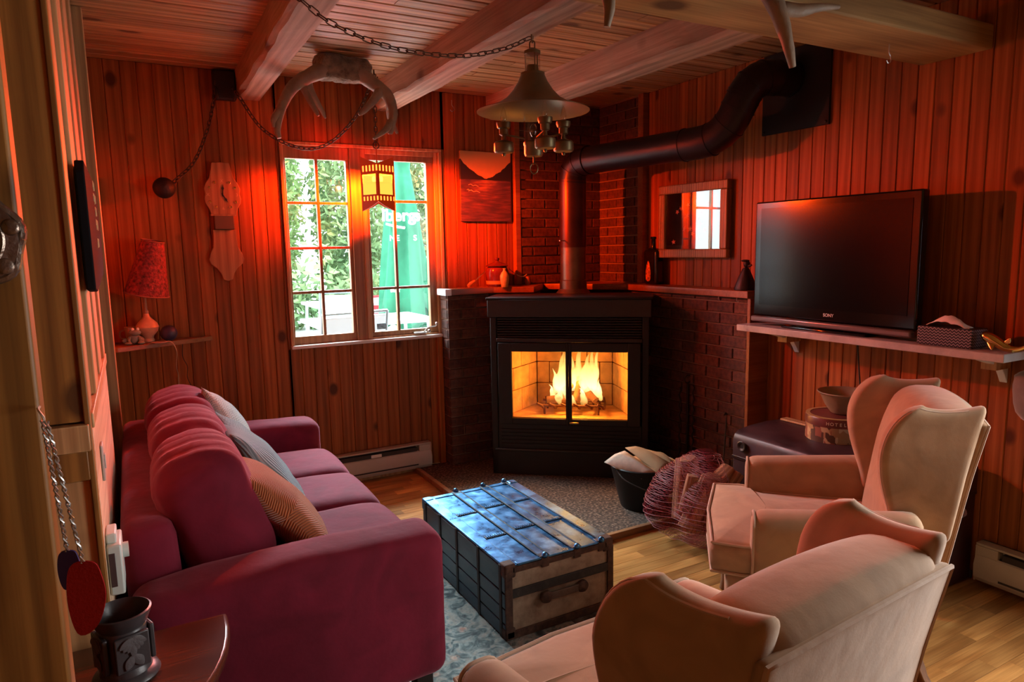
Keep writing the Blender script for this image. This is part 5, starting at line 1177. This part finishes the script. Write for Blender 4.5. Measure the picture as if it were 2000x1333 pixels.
for a,L_ in ((math.radians(85),.06),(math.radians(-58),.05)):
    V,Fc=slab(smooth_loop([(0,-.004),(L_*.4,-.003),(L_*.6,-.007),(L_*.75,-.003),(L_,0),(L_*.75,.003),(L_*.6,.007),(L_*.4,.003),(0,.004),(-.01,0)],24),0,.002,.001,0); G().add(V,Fc,T(0,-.050,.172)@RX(PI/2)@RZ(a)).build('hand',ih,ck,smooth=True)
# ---- corner shelf with lamp, frog, cup and blue ball
cn=empty('corner_shelf',(LX,YB,1.0),label='small red-brown corner shelf on the back wall at the left',cat='shelf')
flip(G().prism([(.015,-.26),(.03,-.265),(.50,-.03),(.50,-.003),(.015,-.003)],.0,.026).build('board',MT['mantel'],cn,bevel=.003))
lp=empty('table_lamp',(.065,4.175,1.027),label='small lamp with tilted dark red shade on the corner shelf',cat='lamp')
G().lathe([(.001,0),(.03,0),(.032,.012),(.026,.022),(.03,.035),(.05,.060),(.058,.082),(.048,.105),(.028,.125),(.016,.14),(.012,.155),(.001,.156)],28).build('base',plain('marbled_ceramic',(.55,.33,.20),.3,vary=.25,vscale=20),lp,smooth=True)
G().lathe([(.001,.155),(.012,.156),(.013,.165),(.009,.175),(.007,.26),(.001,.262)],14).build('stem',plain('lamp_stem',(.35,.20,.12),.4,.3),lp,smooth=True)
shd=plain('red_lace_shade',(.16,.02,.024),.7,vary=.8,vscale=60,bump=1,bscale=90)
M=T(.015,-.02,.28)@RY(math.radians(10))@RX(math.radians(6))
s_=G().lathe([(.108,-.02),(.055,.265),(.052,.263),(.105,-.021),(.108,-.02)],36,M).build('shade',shd,lp,smooth=True,angle=60)
for r,z in ((.109,-.02),(.056,.265)): G().lathe([(r-.001,z-.004),(r+.003,z),(r-.001,z+.004),(r-.003,z),(r-.001,z-.004)],36,M).build('shade_trim',plain('shade_trim',(.20,.08,.06),.7),s_,smooth=True)
fr=empty('frog_figurine',(.0,4.125,1.027),label='grey-green smiling frog figurine sitting on the corner shelf',cat='figurine')
fgm=plain('frog_stone',(.20,.22,.17),.6,vary=.2,bump=.2)
def ell(n,c,r,p=fr,m=fgm,rot=None):
    V=[];g=G().ball((0,0,0),1,14,10); MM=T(*c)@(rot or Matrix())@Matrix.Diagonal((*r,1)); return G().add(g.v,g.f,MM).build(n,m,p,smooth=True,angle=180)
ell('body',(0,0,.030),(.026,.022,.030)); ell('head',(.003,-.008,.062),(.030,.022,.018))
for s in (-1,1):
    ell('eye',(.012*s+.006,-.014,.080),(.008,.008,.009),m=plain('eye_white',(.8,.8,.75),.3)); ell('foot',(.030*s,-.022,.008),(.018,.018,.008)); ell('thigh',(.030*s,.0,.020),(.016,.018,.018))
    G().tube([(.022*s,-.012,.040),(.028*s,-.022,.022),(.020*s,-.026,.006)],[.008,.007,.007],8).build('front_leg',fgm,fr,smooth=True)
ell('raised_hand',(-.045,-.01,.022),(.014,.008,.014))
cu=empty('cup',(-.005,4.21,1.027),label='pale cup behind the frog on the corner shelf',cat='cup')
G().lathe([(.001,0),(.03,0),(.034,.004),(.04,.085),(.037,.085),(.03,.008),(.001,.006)],24).build('body',plain('cup_glaze',(.35,.24,.17),.3),cu,smooth=True,angle=50)
cu2=G().tube(smooth_path([(-.038,0,.07),(-.06,0,.06),(-.06,0,.03),(-.036,0,.02)],12),.005,6).build('handle',cu.children[0].data.materials[0],cu,smooth=True)
bb=G().ball((0,0,0),.043,22,16).build('blue_ball',plain('dark_blue_ball',(.030,.030,.075),.45,bump=.05),smooth=True); bb.location=(.165,4.155,1.0705); tag(bb,'dark blue ball on the corner shelf beside the lamp','ball')
sa=G().lathe([(.001,0),(.03,0),(.05,.004),(.049,.006),(.001,.004)],24).build('saucer',plain('saucer',(.45,.40,.36),.3),smooth=True); sa.location=(.115,4.10,1.0268); sa.scale=(.8,.8,1); tag(sa,'small flat pale saucer at the edge of the corner shelf','saucer')
wc_=G().tube(smooth_path([(.13,4.10,1.031),(.17,4.085,1.03),(.192,4.08,.98),(.19,4.19,.88),(.20,4.275,.80),(.19,4.275,.62)],30),.0025,5).build('lamp_cord',plain('cream_cord',(.55,.42,.28),.6),smooth=True); tag(wc_,'thin cream cord hanging from the corner shelf','cord')
bcord=G().tube(smooth_path([(.235,4.272,1.0),(.23,4.272,.92),(.25,4.272,.86),(.245,4.272,.80),(.262,4.272,.74),(.255,4.272,.70),(.27,4.272,.62)],40),.002,5).build('dark_cord',plain('dark_cord',(.03,.015,.01),.7),smooth=True); tag(bcord,'thin dark cord running down the back wall under the shelf','cord')
# ---- things on the mantel slabs
jr=empty('lidded_jar',(2.215,4.195,TOPZ),label='maroon glazed lidded jar on the left mantel',cat='jar')
G().lathe([(.001,0),(.068,0),(.074,.008),(.078,.055),(.080,.095),(.074,.125),(.060,.138),(.001,.138)],30).build('body',plain('maroon_glaze',(.16,.02,.02),.15,vary=.4,vscale=16),jr,smooth=True,angle=50)
G().lathe([(.0755,.018),(.0775,.018),(.0785,.042),(.0765,.042)],30).build('base_band',plain('ochre_glaze',(.60,.30,.06),.25),jr,smooth=True)
G().lathe([(.075,.138),(.078,.143),(.06,.155),(.02,.168),(.012,.176),(.018,.186),(.016,.195),(.001,.198)],30).build('lid',plain('maroon_lid',(.12,.018,.016),.2),jr,smooth=True,angle=50)
sb=G().lathe([(.001,0),(.022,0),(.024,.006),(.030,.05),(.031,.075),(.020,.098),(.010,.108),(.009,.122),(.013,.126),(.001,.128)],22).build('small_bottle',plain('yellow_ceramic',(.62,.42,.10),.3,vary=.2,vscale=40),smooth=True); sb.location=(2.215,4.09,TOPZ+.0005); sb.scale=(1,1,1.0); tag(sb,'small yellow ceramic bottle in front of the maroon jar','bottle')
br=empty('pot_brush',(2.04,4.20,TOPZ),label='orange-handled brush leaning on the mantel left of the jar',cat='brush')
G().tube([(-.055,-.02,.012),(-.03,-.015,.03),(.0,-.01,.045)],[.012,.013,.009],8).build('handle',plain('orange_plastic',(.85,.30,.06),.4),br,smooth=True); G().tube([(.0,-.01,.045),(.09,.01,.105)],.004,6).build('rod',chrome,br,smooth=True)
wr_=G().tube(smooth_path([(2.30,4.18,TOPZ+.12),(2.36,4.19,TOPZ+.08),(2.42,4.20,TOPZ+.06),(2.46,4.21,TOPZ+.075)],14),.003,5).build('pale_wire',plain('pale_wire',(.6,.45,.35),.5),smooth=True); tag(wr_,'bent pale wire beside the jar on the mantel','wire')
sg=G().lathe([(.001,0),(.02,0),(.018,.01),(.022,.03),(.016,.055),(.006,.06),(.001,.061)],14).build('tiny_jar',plain('tiny_jar',(.25,.10,.07),.2),smooth=True); sg.location=(2.455,4.19,TOPZ+.001); tag(sg,'tiny dark jar at the right of the left mantel','jar')
bo=empty('tall_bottle',(3.09,3.60,TOPZ),label='tall black flat-shouldered bottle on the right mantel by the picture',cat='bottle')
V,Fc=slab(smooth_loop([(-.062,-.03),(.0,-.033),(.062,-.03),(.068,0),(.062,.03),(0,.033),(-.062,.03),(-.068,0)],32),.0,.235,.022,.01); G().add(V,Fc,RZ(PI/2)).build('body',plain('black_glass',(.008,.007,.007),.12),bo,smooth=True,angle=60)
G().lathe([(.022,.235),(.016,.25),(.015,.30),(.019,.303),(.019,.318),(.001,.32)],18).build('neck',plain('black_neck',(.008,.007,.007),.2),bo,smooth=True,angle=60)
V,Fc=slab(smooth_loop([(-.02,.03),(.02,.03),(.022,.10),(.0,.16),(-.022,.10)],24),0,.002,.001,0); G().add(V,Fc,T(-.0335,.012,0)@RZ(-PI/2)@RX(PI/2)).build('painted_panel',plain('orange_flower_paint',(.55,.16,.05),.4,vary=.9,vscale=70),bo,smooth=True)
fg=empty('robed_figurine',(3.06,2.775,TOPZ),label='dark robed figurine on the mantel end beside the television',cat='figurine')
G().lathe([(.001,0),(.062,0),(.064,.01),(.045,.06),(.022,.115),(.016,.125),(.001,.13)],20).build('robe',plain('dark_bronze',(.02,.012,.014),.5,.3,bump=.4,bscale=30),fg,smooth=True)
ell('head',(0,-.005,.148),(.019,.019,.022),fg,plain('dark_bronze_head',(.025,.014,.014),.5,.3)); ell('hat',(-.004,.002,.166),(.024,.024,.007),fg,plain('dark_hat',(.012,.01,.01),.6)); G().tube([(.0,-.02,.135),(0,-.04,.142)],[.009,.005],8).build('beak_arm',plain('dark_arm',(.02,.012,.012),.5),fg,smooth=True)
for yy in (2.78,2.92):
    h=G().tube(smooth_path([(0,0,0),(0,0,-.018),(.004,-.006,-.026),(.0,-.012,-.02)],12),.0016,5).build('cup_hook',chrome,smooth=True); h.location=(3.0,yy,1.192); tag(h,'tiny steel hook under the right mantel %s'%('near its end' if yy<2.8 else 'further from its end'),'hook')
# ---- left wall: thermostat, switch plate, black sign, fly swatters, silver plate
ts=empty('thermostat',(LX+.002,2.03,.70),label='white wall thermostat on the pale plywood beside the sofa',cat='thermostat')
wpl=plain('white_plastic',(.60,.70,.66),.4)
bxo('housing',(0,-.065,-.075),(.034,.055,.06),wpl,ts,.005); bxo('cover_step',(.0,-.045,.058),(.024,.035,.085),wpl,ts,.004); G().lathe([(.001,0),(.02,0),(.02,.016),(.001,.016)],18,T(.032,.0,.02)@RY(PI/2)).build('dial',wpl,ts,smooth=True,angle=40); bxo('scale_window',(.004,-.068,-.05),(.018,-.064,.04),plain('scale_dark',(.08,.05,.05),.4),ts,.001)
sw_=empty('switch_plate',(LX+.002,2.18,.93),label='narrow pale switch plate above the thermostat',cat='switch plate'); bxo('plate',(0,-.03,-.05),(.006,.03,.05),plain('plate_grey',(.45,.42,.38),.4),sw_,.002); bxo('rocker',(.006,-.01,-.02),(.010,.01,.02),plain('rocker',(.55,.52,.48),.4),sw_,.001)
sg_=empty('wall_sign',(LX+.012,2.50,1.41),label='black painted board with gold lettering hung on the left wall',cat='sign')
blk=plain('sign_black',(.006,.006,.008),.8,spec=.1)
flip(G().prism([(-.42,.0),(-.30,-.01),(-.1,.0),(.10,.012),(.30,.02),(.40,.06),(.42,.20),(.36,.24),(.30,.30),(.1,.32),(-.15,.33),(-.32,.33),(-.40,.33),(-.43,.30)],.0,.022,Matrix(((0,0,1,0),(1,0,0,0),(0,1,0,0),(0,0,0,1)))).build('board',blk,sg_,bevel=.004))
gd=plain('sign_gold',(.55,.40,.20),.5)
for k,(yy,z,w) in enumerate(((.05,.30,.10),(.02,.26,.16),(.06,.22,.10),(.03,.18,.14),(.0,.12,.10))):
    for j in range(5): G().tube(smooth_path([(.0225,yy+w*(j/5),z+.012*math.sin(j*2+k)),(.0225,yy+w*(j/5)+.012,z+.02),(.0225,yy+w*(j/5)+.02,z-.004)],6),.0018,4).build('gold_stroke',gd,sg_,smooth=True)
hk=empty('swatter_hook',(-.135,1.235,1.262),label='small white hook on the pine post holding the fly swatters',cat='hook'); G().tube(smooth_path([(0,.012,.01),(0,-.01,.01),(.006,-.018,.0),(.006,-.01,-.006)],10),.002,5).build('hook',plain('hook_white',(.7,.6,.5),.4),hk,smooth=True)
wire=plain('twisted_wire',(.50,.49,.47),.35,.9)
def swatter(label,c,top,bot,w,h,twist):
    s=empty('fly_swatter',top,label=label,cat='fly swatter',group='fly swatters'); tp=Vector(top);b=Vector(bot)-tp
    for ph in (0,PI):
        pts=[b*(k/40)+Vector((.0025*math.cos(k*1.5+ph),.0025*math.sin(k*1.5+ph),0)) for k in range(41)]; G().tube(pts,.0016,5).build('wire_handle',wire,s,smooth=True)
    V,Fc=slab(smooth_loop([(-w*.25,0),(w*.25,0),(w*.42,-h*.15),(w*.5,-h*.5),(w*.2,-h*.9),(-w*.3,-h*1.0),(-w*.5,-h*.6),(-w*.45,-h*.18)],36),-.0015,.0015,.001,0)
    G().add(V,Fc,T(*b)@RZ(-.3)@RX(PI/2)).build('paddle',c,s,smooth=True); return s
swatter('red fly swatter hanging on twisted wire from the pine post',plain('red_felt',(.50,.012,.012),.8,bump=.3,bscale=200),(-.125,1.215,1.255),(-.098,1.205,1.028),.052,.115,1)
swatter('purple fly swatter mostly hidden behind the red one',plain('purple_plastic',(.05,.03,.20),.5),(-.131,1.225,1.255),(-.118,1.222,1.045),.03,.06,1)
spn=empty('silver_plate',(-.193,1.235,1.525),label='ornate tarnished silver plate hanging on the left post',cat='plate')
silv=plain('tarnished_silver',(.26,.20,.16),.35,.9,vary=.35,bump=.5,bscale=40)
g=G(); P=[]
for i in range(49):
    a=2*PI*i/48; P.append((.060*(1+.05*math.sin(6*a))*math.cos(a),0,.066*(1+.05*math.sin(6*a))*math.sin(a)))
G().tube(P,.007,8,cap=False).build('scalloped_rim',silv,spn,smooth=True)
G().lathe([(.001,.004),(.034,.005),(.040,.012),(.058,.008),(.060,.0),(.001,.0)],36,RX(PI/2)@Matrix.Diagonal((1,1.1,1,1))).build('dish',silv,spn,smooth=True)
G().lathe([(.036,.010),(.040,.014),(.044,.010),(.040,.008),(.036,.010)],36,RX(PI/2)@Matrix.Diagonal((1,1.1,1,1))).build('inner_ring',silv,spn,smooth=True)
for k in range(6):
    a=k*PI/3+.3; ell('rim_lobe',(.052*math.cos(a),-.01,.057*math.sin(a)),(.012,.005,.012),spn,silv)
# ---- side table and dark vase
stb=empty('side_table',(-.05,1.66,0),label='dark polished half-round side table at the lower left corner',cat='table')
cherry=wood('cherry_table',(.06,.016,.007),(.14,.04,.016),0,rough=.25,vary=.02,knot=0,coat=.5)
half=[(.235,.225)]+[(.235*math.cos(a),.20+.0-.40*math.sin(a)) for a in [PI*k/24 for k in range(1,24)]]+[(-.235,.225)]
flip(G().prism([(x-.03,y) for x,y in half],.52,.548).build('top',cherry,stb,bevel=.010))
half=[(.20,.19)]+[(.20*math.cos(a),.17-.33*math.sin(a)) for a in [PI*k/20 for k in range(1,20)]]+[(-.20,.19)]
flip(G().prism([(x-.03,y) for x,y in half],.45,.52).build('apron',cherry,stb,bevel=.003))
for x,y in ((.15,.16),(-.20,.16),(.09,-.06),(-.15,-.06)): G().tube([(x,y,.46),(x,y,0)],[.020,.013],4).build('leg',cherry,stb,bevel=.003)
va=empty('vase',(-.078,1.70,.549),label='dark grey carved pot with leaf reliefs on the side table',cat='pot')
vm=plain('slate_glaze',(.045,.042,.046),.38,vary=.3,bump=.15,bscale=40,vscale=14)
G().lathe([(.001,0),(.066,0),(.070,.006),(.066,.014),(.054,.020),(.052,.028),(.048,.034),(.050,.10),(.050,.115),(.046,.122),(.052,.130),(.060,.150),(.062,.158),(.058,.160),(.050,.146),(.042,.125),(.042,.03),(.001,.028)],36).build('body',vm,va,smooth=True,angle=45)
rel=plain('relief_grey',(.085,.08,.085),.6,bump=.3,bscale=60)
for k in range(4):
    a=-PI/2+.35+k*PI/2; fc=empty('relief'); fc.parent=va; fc.matrix_local=RZ(a+PI/2)@T(0,-.049,0)
    G().box((-.036,-.005,.036),(.036,.006,.118)).build('relief_panel',vm,fc,bevel=.003)
    for t in (-60,-40,-20,0,20,40,60):
        th=math.radians(t); L_=.030 if abs(t)>10 else .044
        V,Fc=slab(smooth_loop([(0,0),(.006,-L_*.5),(0,-L_),(-.006,-L_*.5)],16),0,.004,.002,.001); G().add(V,Fc,T(0,-.005,.112)@RX(PI/2)@RZ(th)).build('petal',rel,fc,smooth=True)
    for sx in (-1,1):
        V,Fc=slab(smooth_loop([(0,0),(.011,.018),(0,.036),(-.011,.018)],16),0,.004,.002,.001); G().add(V,Fc,T(sx*.018,-.005,.042)@RX(PI/2)@RZ(sx*.5)).build('petal',rel,fc,smooth=True)
# ---- the terrace outside the window
out_g=tag(bxo('terrace',(-14,4.45,-.42),(22,30,.12),plain('pale_concrete',(.72,.73,.72),.9,vary=.06),None,0),kind='structure'); out_g.name='terrace_ground'
tag(out_g,'pale sunlit terrace paving outside the window','ground')
def leaf_mat(c):
    m,nt,b=new_mat('foliage'); L=nt.links.new; tc=N(nt,'ShaderNodeTexCoord'); n=N(nt,'ShaderNodeTexNoise'); n.inputs['Scale'].default_value=1.1; n.inputs['Detail'].default_value=3; L(tc.outputs['Object'],n.inputs['Vector'])
    L(ramp(nt,n.outputs[0],[(.35,c[0]),(.55,c[1]),(.68,c[2])]),b.inputs['Base Color']); b.inputs['Roughness'].default_value=.7; b.inputs['Subsurface Weight'].default_value=0; return m
lm=[leaf_mat(((.10,.20,.06),(.26,.38,.13),(.55,.38,.12))),leaf_mat(((.12,.24,.10),(.30,.42,.18),(.46,.46,.16))),leaf_mat(((.16,.28,.12),(.36,.46,.22),(.60,.36,.14)))]
bark=plain('bark',(.16,.12,.09),.9,bump=.5)
def tree(x,y,h,r,k,label):
    t=empty('tree',(x,y,.12),label=label,cat='tree',group='trees beyond the terrace'); rt_=random.Random(k*31+int(x*10))
    G().tube(smooth_path([(0,0,0),(.05,.02,h*.4),(0,.05,h*.8)],8),[.12-.01*i for i in range(9)],8).build('trunk',bark,t,smooth=True)
    V=[];Fc=[]
    for i in range(3600):
        a=rt_.uniform(0,2*PI); zz=rt_.random(); rr=r*math.sqrt(rt_.uniform(.25,1))*math.sin(PI*(.12+.82*zz))**.6
        p=Vector((rr*math.cos(a),rr*math.sin(a),h*(.06+.94*zz)))+Vector((rt_.gauss(0,.06),rt_.gauss(0,.06),rt_.gauss(0,.08)))
        s=rt_.uniform(.06,.13); u=Vector((rt_.gauss(0,1),rt_.gauss(0,1),rt_.gauss(0,1))).normalized(); w=u.orthogonal().normalized(); n=len(V)
        V+=[p-u*s,p+w*s*.5+u.cross(w)*s*.12,p+u*s,p-w*s*.5+u.cross(w)*s*.12]; Fc+=[(n,n+1,n+2),(n,n+2,n+3)]
    o=raw('crown',V,Fc,lm[k%3],t); o['kind']='stuff'
for i,(x,y,h,r,lab) in enumerate([(2.3,14.5,4.6,.85,'pale green leafy tree seen through the upper left panes'),(4.2,14.5,4.8,.85,'bushy tree in line with the window mullion, behind the lantern'),(6.3,14.5,4.6,.85,'tree with orange leaves right of the parasol'),(3.1,18.6,6.2,1.05,'taller back-row tree showing in the left sash'),(5.4,18.6,6.4,1.05,'tall back-row tree directly behind the parasol'),(7.7,18.6,6.2,1.05,'back-row tree at the right edge of the window view')]): tree(x,y,h,r,i,lab)
hd_=empty('hedge',(3.8,12.4,.12),label='low leafy hedge along the far edge of the terrace',cat='hedge')
V=[];Fc=[];rt_=random.Random(77)
for i in range(3200):
    p=Vector((rt_.uniform(-2.5,3.5),max(-.6,min(.6,rt_.gauss(0,.25))),abs(rt_.gauss(.45,.32)))); s=rt_.uniform(.06,.12); u=Vector((rt_.gauss(0,1),rt_.gauss(0,1),rt_.gauss(0,1))).normalized(); w=u.orthogonal().normalized(); n=len(V)
    V+=[p-u*s,p+w*s*.5,p+u*s,p-w*s*.5]; Fc+=[(n,n+1,n+2),(n,n+2,n+3)]
o=raw('hedge_leaves',V,Fc,lm[1],hd_); o['kind']='stuff'
# folded green parasol
UX,UY=2.58,7.0
um=empty('patio_parasol',(UX,UY,.12),label='folded green patio parasol with white lettering outside the right sash',cat='parasol')
grn=velvet('green_canopy',(.022,.13,.068),.12,0)
V=[];Fc=[];nr,ns=26,40
for i in range(nr+1):
    t=i/nr; z=2.60-1.98*t
    rr=.03+.22*t**.8 if t>.16 else .03+.13*(t/.16)*(1 if t<.12 else .55)
    rr*=1.0
    for j in range(ns):
        a=2*PI*j/ns; fo=1+.22*math.sin(5*a+2.2*t)*min(1,t*2.2)+.08*math.sin(11*a-3*t)*t
        zz=z-.14*t*t*math.sin(3*a+.8)
        V.append((rr*fo*math.cos(a)*1.12,rr*fo*math.sin(a),zz))
for i in range(nr):
    for j in range(ns): Fc.append((i*ns+j,(i+1)*ns+j,(i+1)*ns+(j+1)%ns,i*ns+(j+1)%ns))
c=raw('canopy',V,Fc,grn,um,True); s=c.modifiers.new('s','SOLIDIFY'); s.thickness=.006
G().tube([(0,0,.05),(0,0,2.65)],.022,12).build('pole',plain('parasol_pole',(.30,.24,.20),.5),um,smooth=True); G().ball((0,0,2.67),.035,10,8).build('finial',grn,um,smooth=True)
G().box((-.25,-.25,0),(.25,.25,.10)).build('base',plain('base_grey',(.4,.4,.4),.7),um,bevel=.02)
wht=plain('canopy_white',(.85,.88,.86),.7); face=RZ(-math.atan2(UX,UY))
def ut(body,size,dx,z,r,b=.004): text_mesh('lettering',body,size,wht,um,face@T(dx,-r,z-.46)@RX(PI/2-.14),.002,bold=b)
ut('lberg',.17,-.04,2.18,.20); ut('s',.17,.15,2.18,.17); ut('NE',.08,-.09,1.95,.235,.001); ut('S',.08,.12,1.95,.235,.001); ut('BEST',.05,-.10,1.42,.31,.001)
G().tube(smooth_path([(-.17,-.19,1.64),(-.07,-.215,1.61),(.02,-.22,1.595)],12),.012,6,face).build('swoosh',wht,um,smooth=True)
# patio table, chairs, benches
wm=plain('white_patio',(.86,.87,.88),.5); gm_=plain('grey_sling',(.50,.56,.62),.6)
def ptable(x,y,w,d,lab):
    t=empty('patio_table',(x,y,.12),label=lab,cat='table',group='patio tables')
    bxo('top',(-w/2,-d/2,.70),(w/2,d/2,.735),wm,t,.006)
    for sx in (-1,1):
        for sy in (-1,1): G().tube([(sx*(w/2-.06),sy*(d/2-.06),.70),(sx*(w/2-.03),sy*(d/2-.03),0)],.018,8).build('leg',gm_,t,smooth=True)
ptable(1.95,6.35,1.1,.75,'white patio table nearest the left sash'); ptable(2.55,8.6,1.3,.8,'white patio table farther out behind the parasol pole'); ptable(3.55,6.6,.9,.7,'white patio table below the right end of the window')
def pchair(x,y,rz,lab):
    c=empty('patio_chair',(x,y,.12),rz,lab,'chair','patio chairs')
    bxo('seat',(-.24,-.22,.42),(.24,.24,.44),gm_,c,.006)
    o=G().box((-.24,-.012,0),(.24,.012,.46)).build('backrest',gm_,c,bevel=.006); o.matrix_local=T(0,-.24,.44)@RX(math.radians(10))
    for sx in (-1,1):
        G().tube([(sx*.255,-.32,.92),(sx*.255,-.23,.42),(sx*.255,-.26,0)],.012,6).build('back_post',plain('chair_tube',(.22,.26,.28),.4,.5),c,smooth=True); G().tube([(sx*.255,.24,.43),(sx*.255,.27,0)],.012,6).build('front_leg',gm_,c,smooth=True)
    G().tube([(-.255,-.32,.92),(.255,-.32,.92)],.012,6).build('top_rail',plain('chair_tube_top',(.22,.26,.28),.4,.5),c,smooth=True)
pchair(1.40,5.30,math.radians(8),'grey sling patio chair just outside the lower left panes'); pchair(2.85,5.75,math.radians(-25),'grey sling patio chair outside the lower right pane'); pchair(1.95,7.2,PI*.9,'dark-backed patio chair beyond the nearest table')
redp=plain('red_panel',(.62,.04,.05),.5)
rbh=empty('red_bench',(3.45,9.8,.12),label='red and white bench panel behind the parasol pole',cat='bench')
bxo('seat',(-.5,-.2,.42),(.5,.2,.47),redp,rbh,.01); bxo('back_panel',(-.5,.18,.47),(.5,.22,.70),redp,rbh,.01)
for x in (-.45,.38): bxo('leg',(x,-.15,0),(x+.06,.18,.42),wm,rbh,.004)
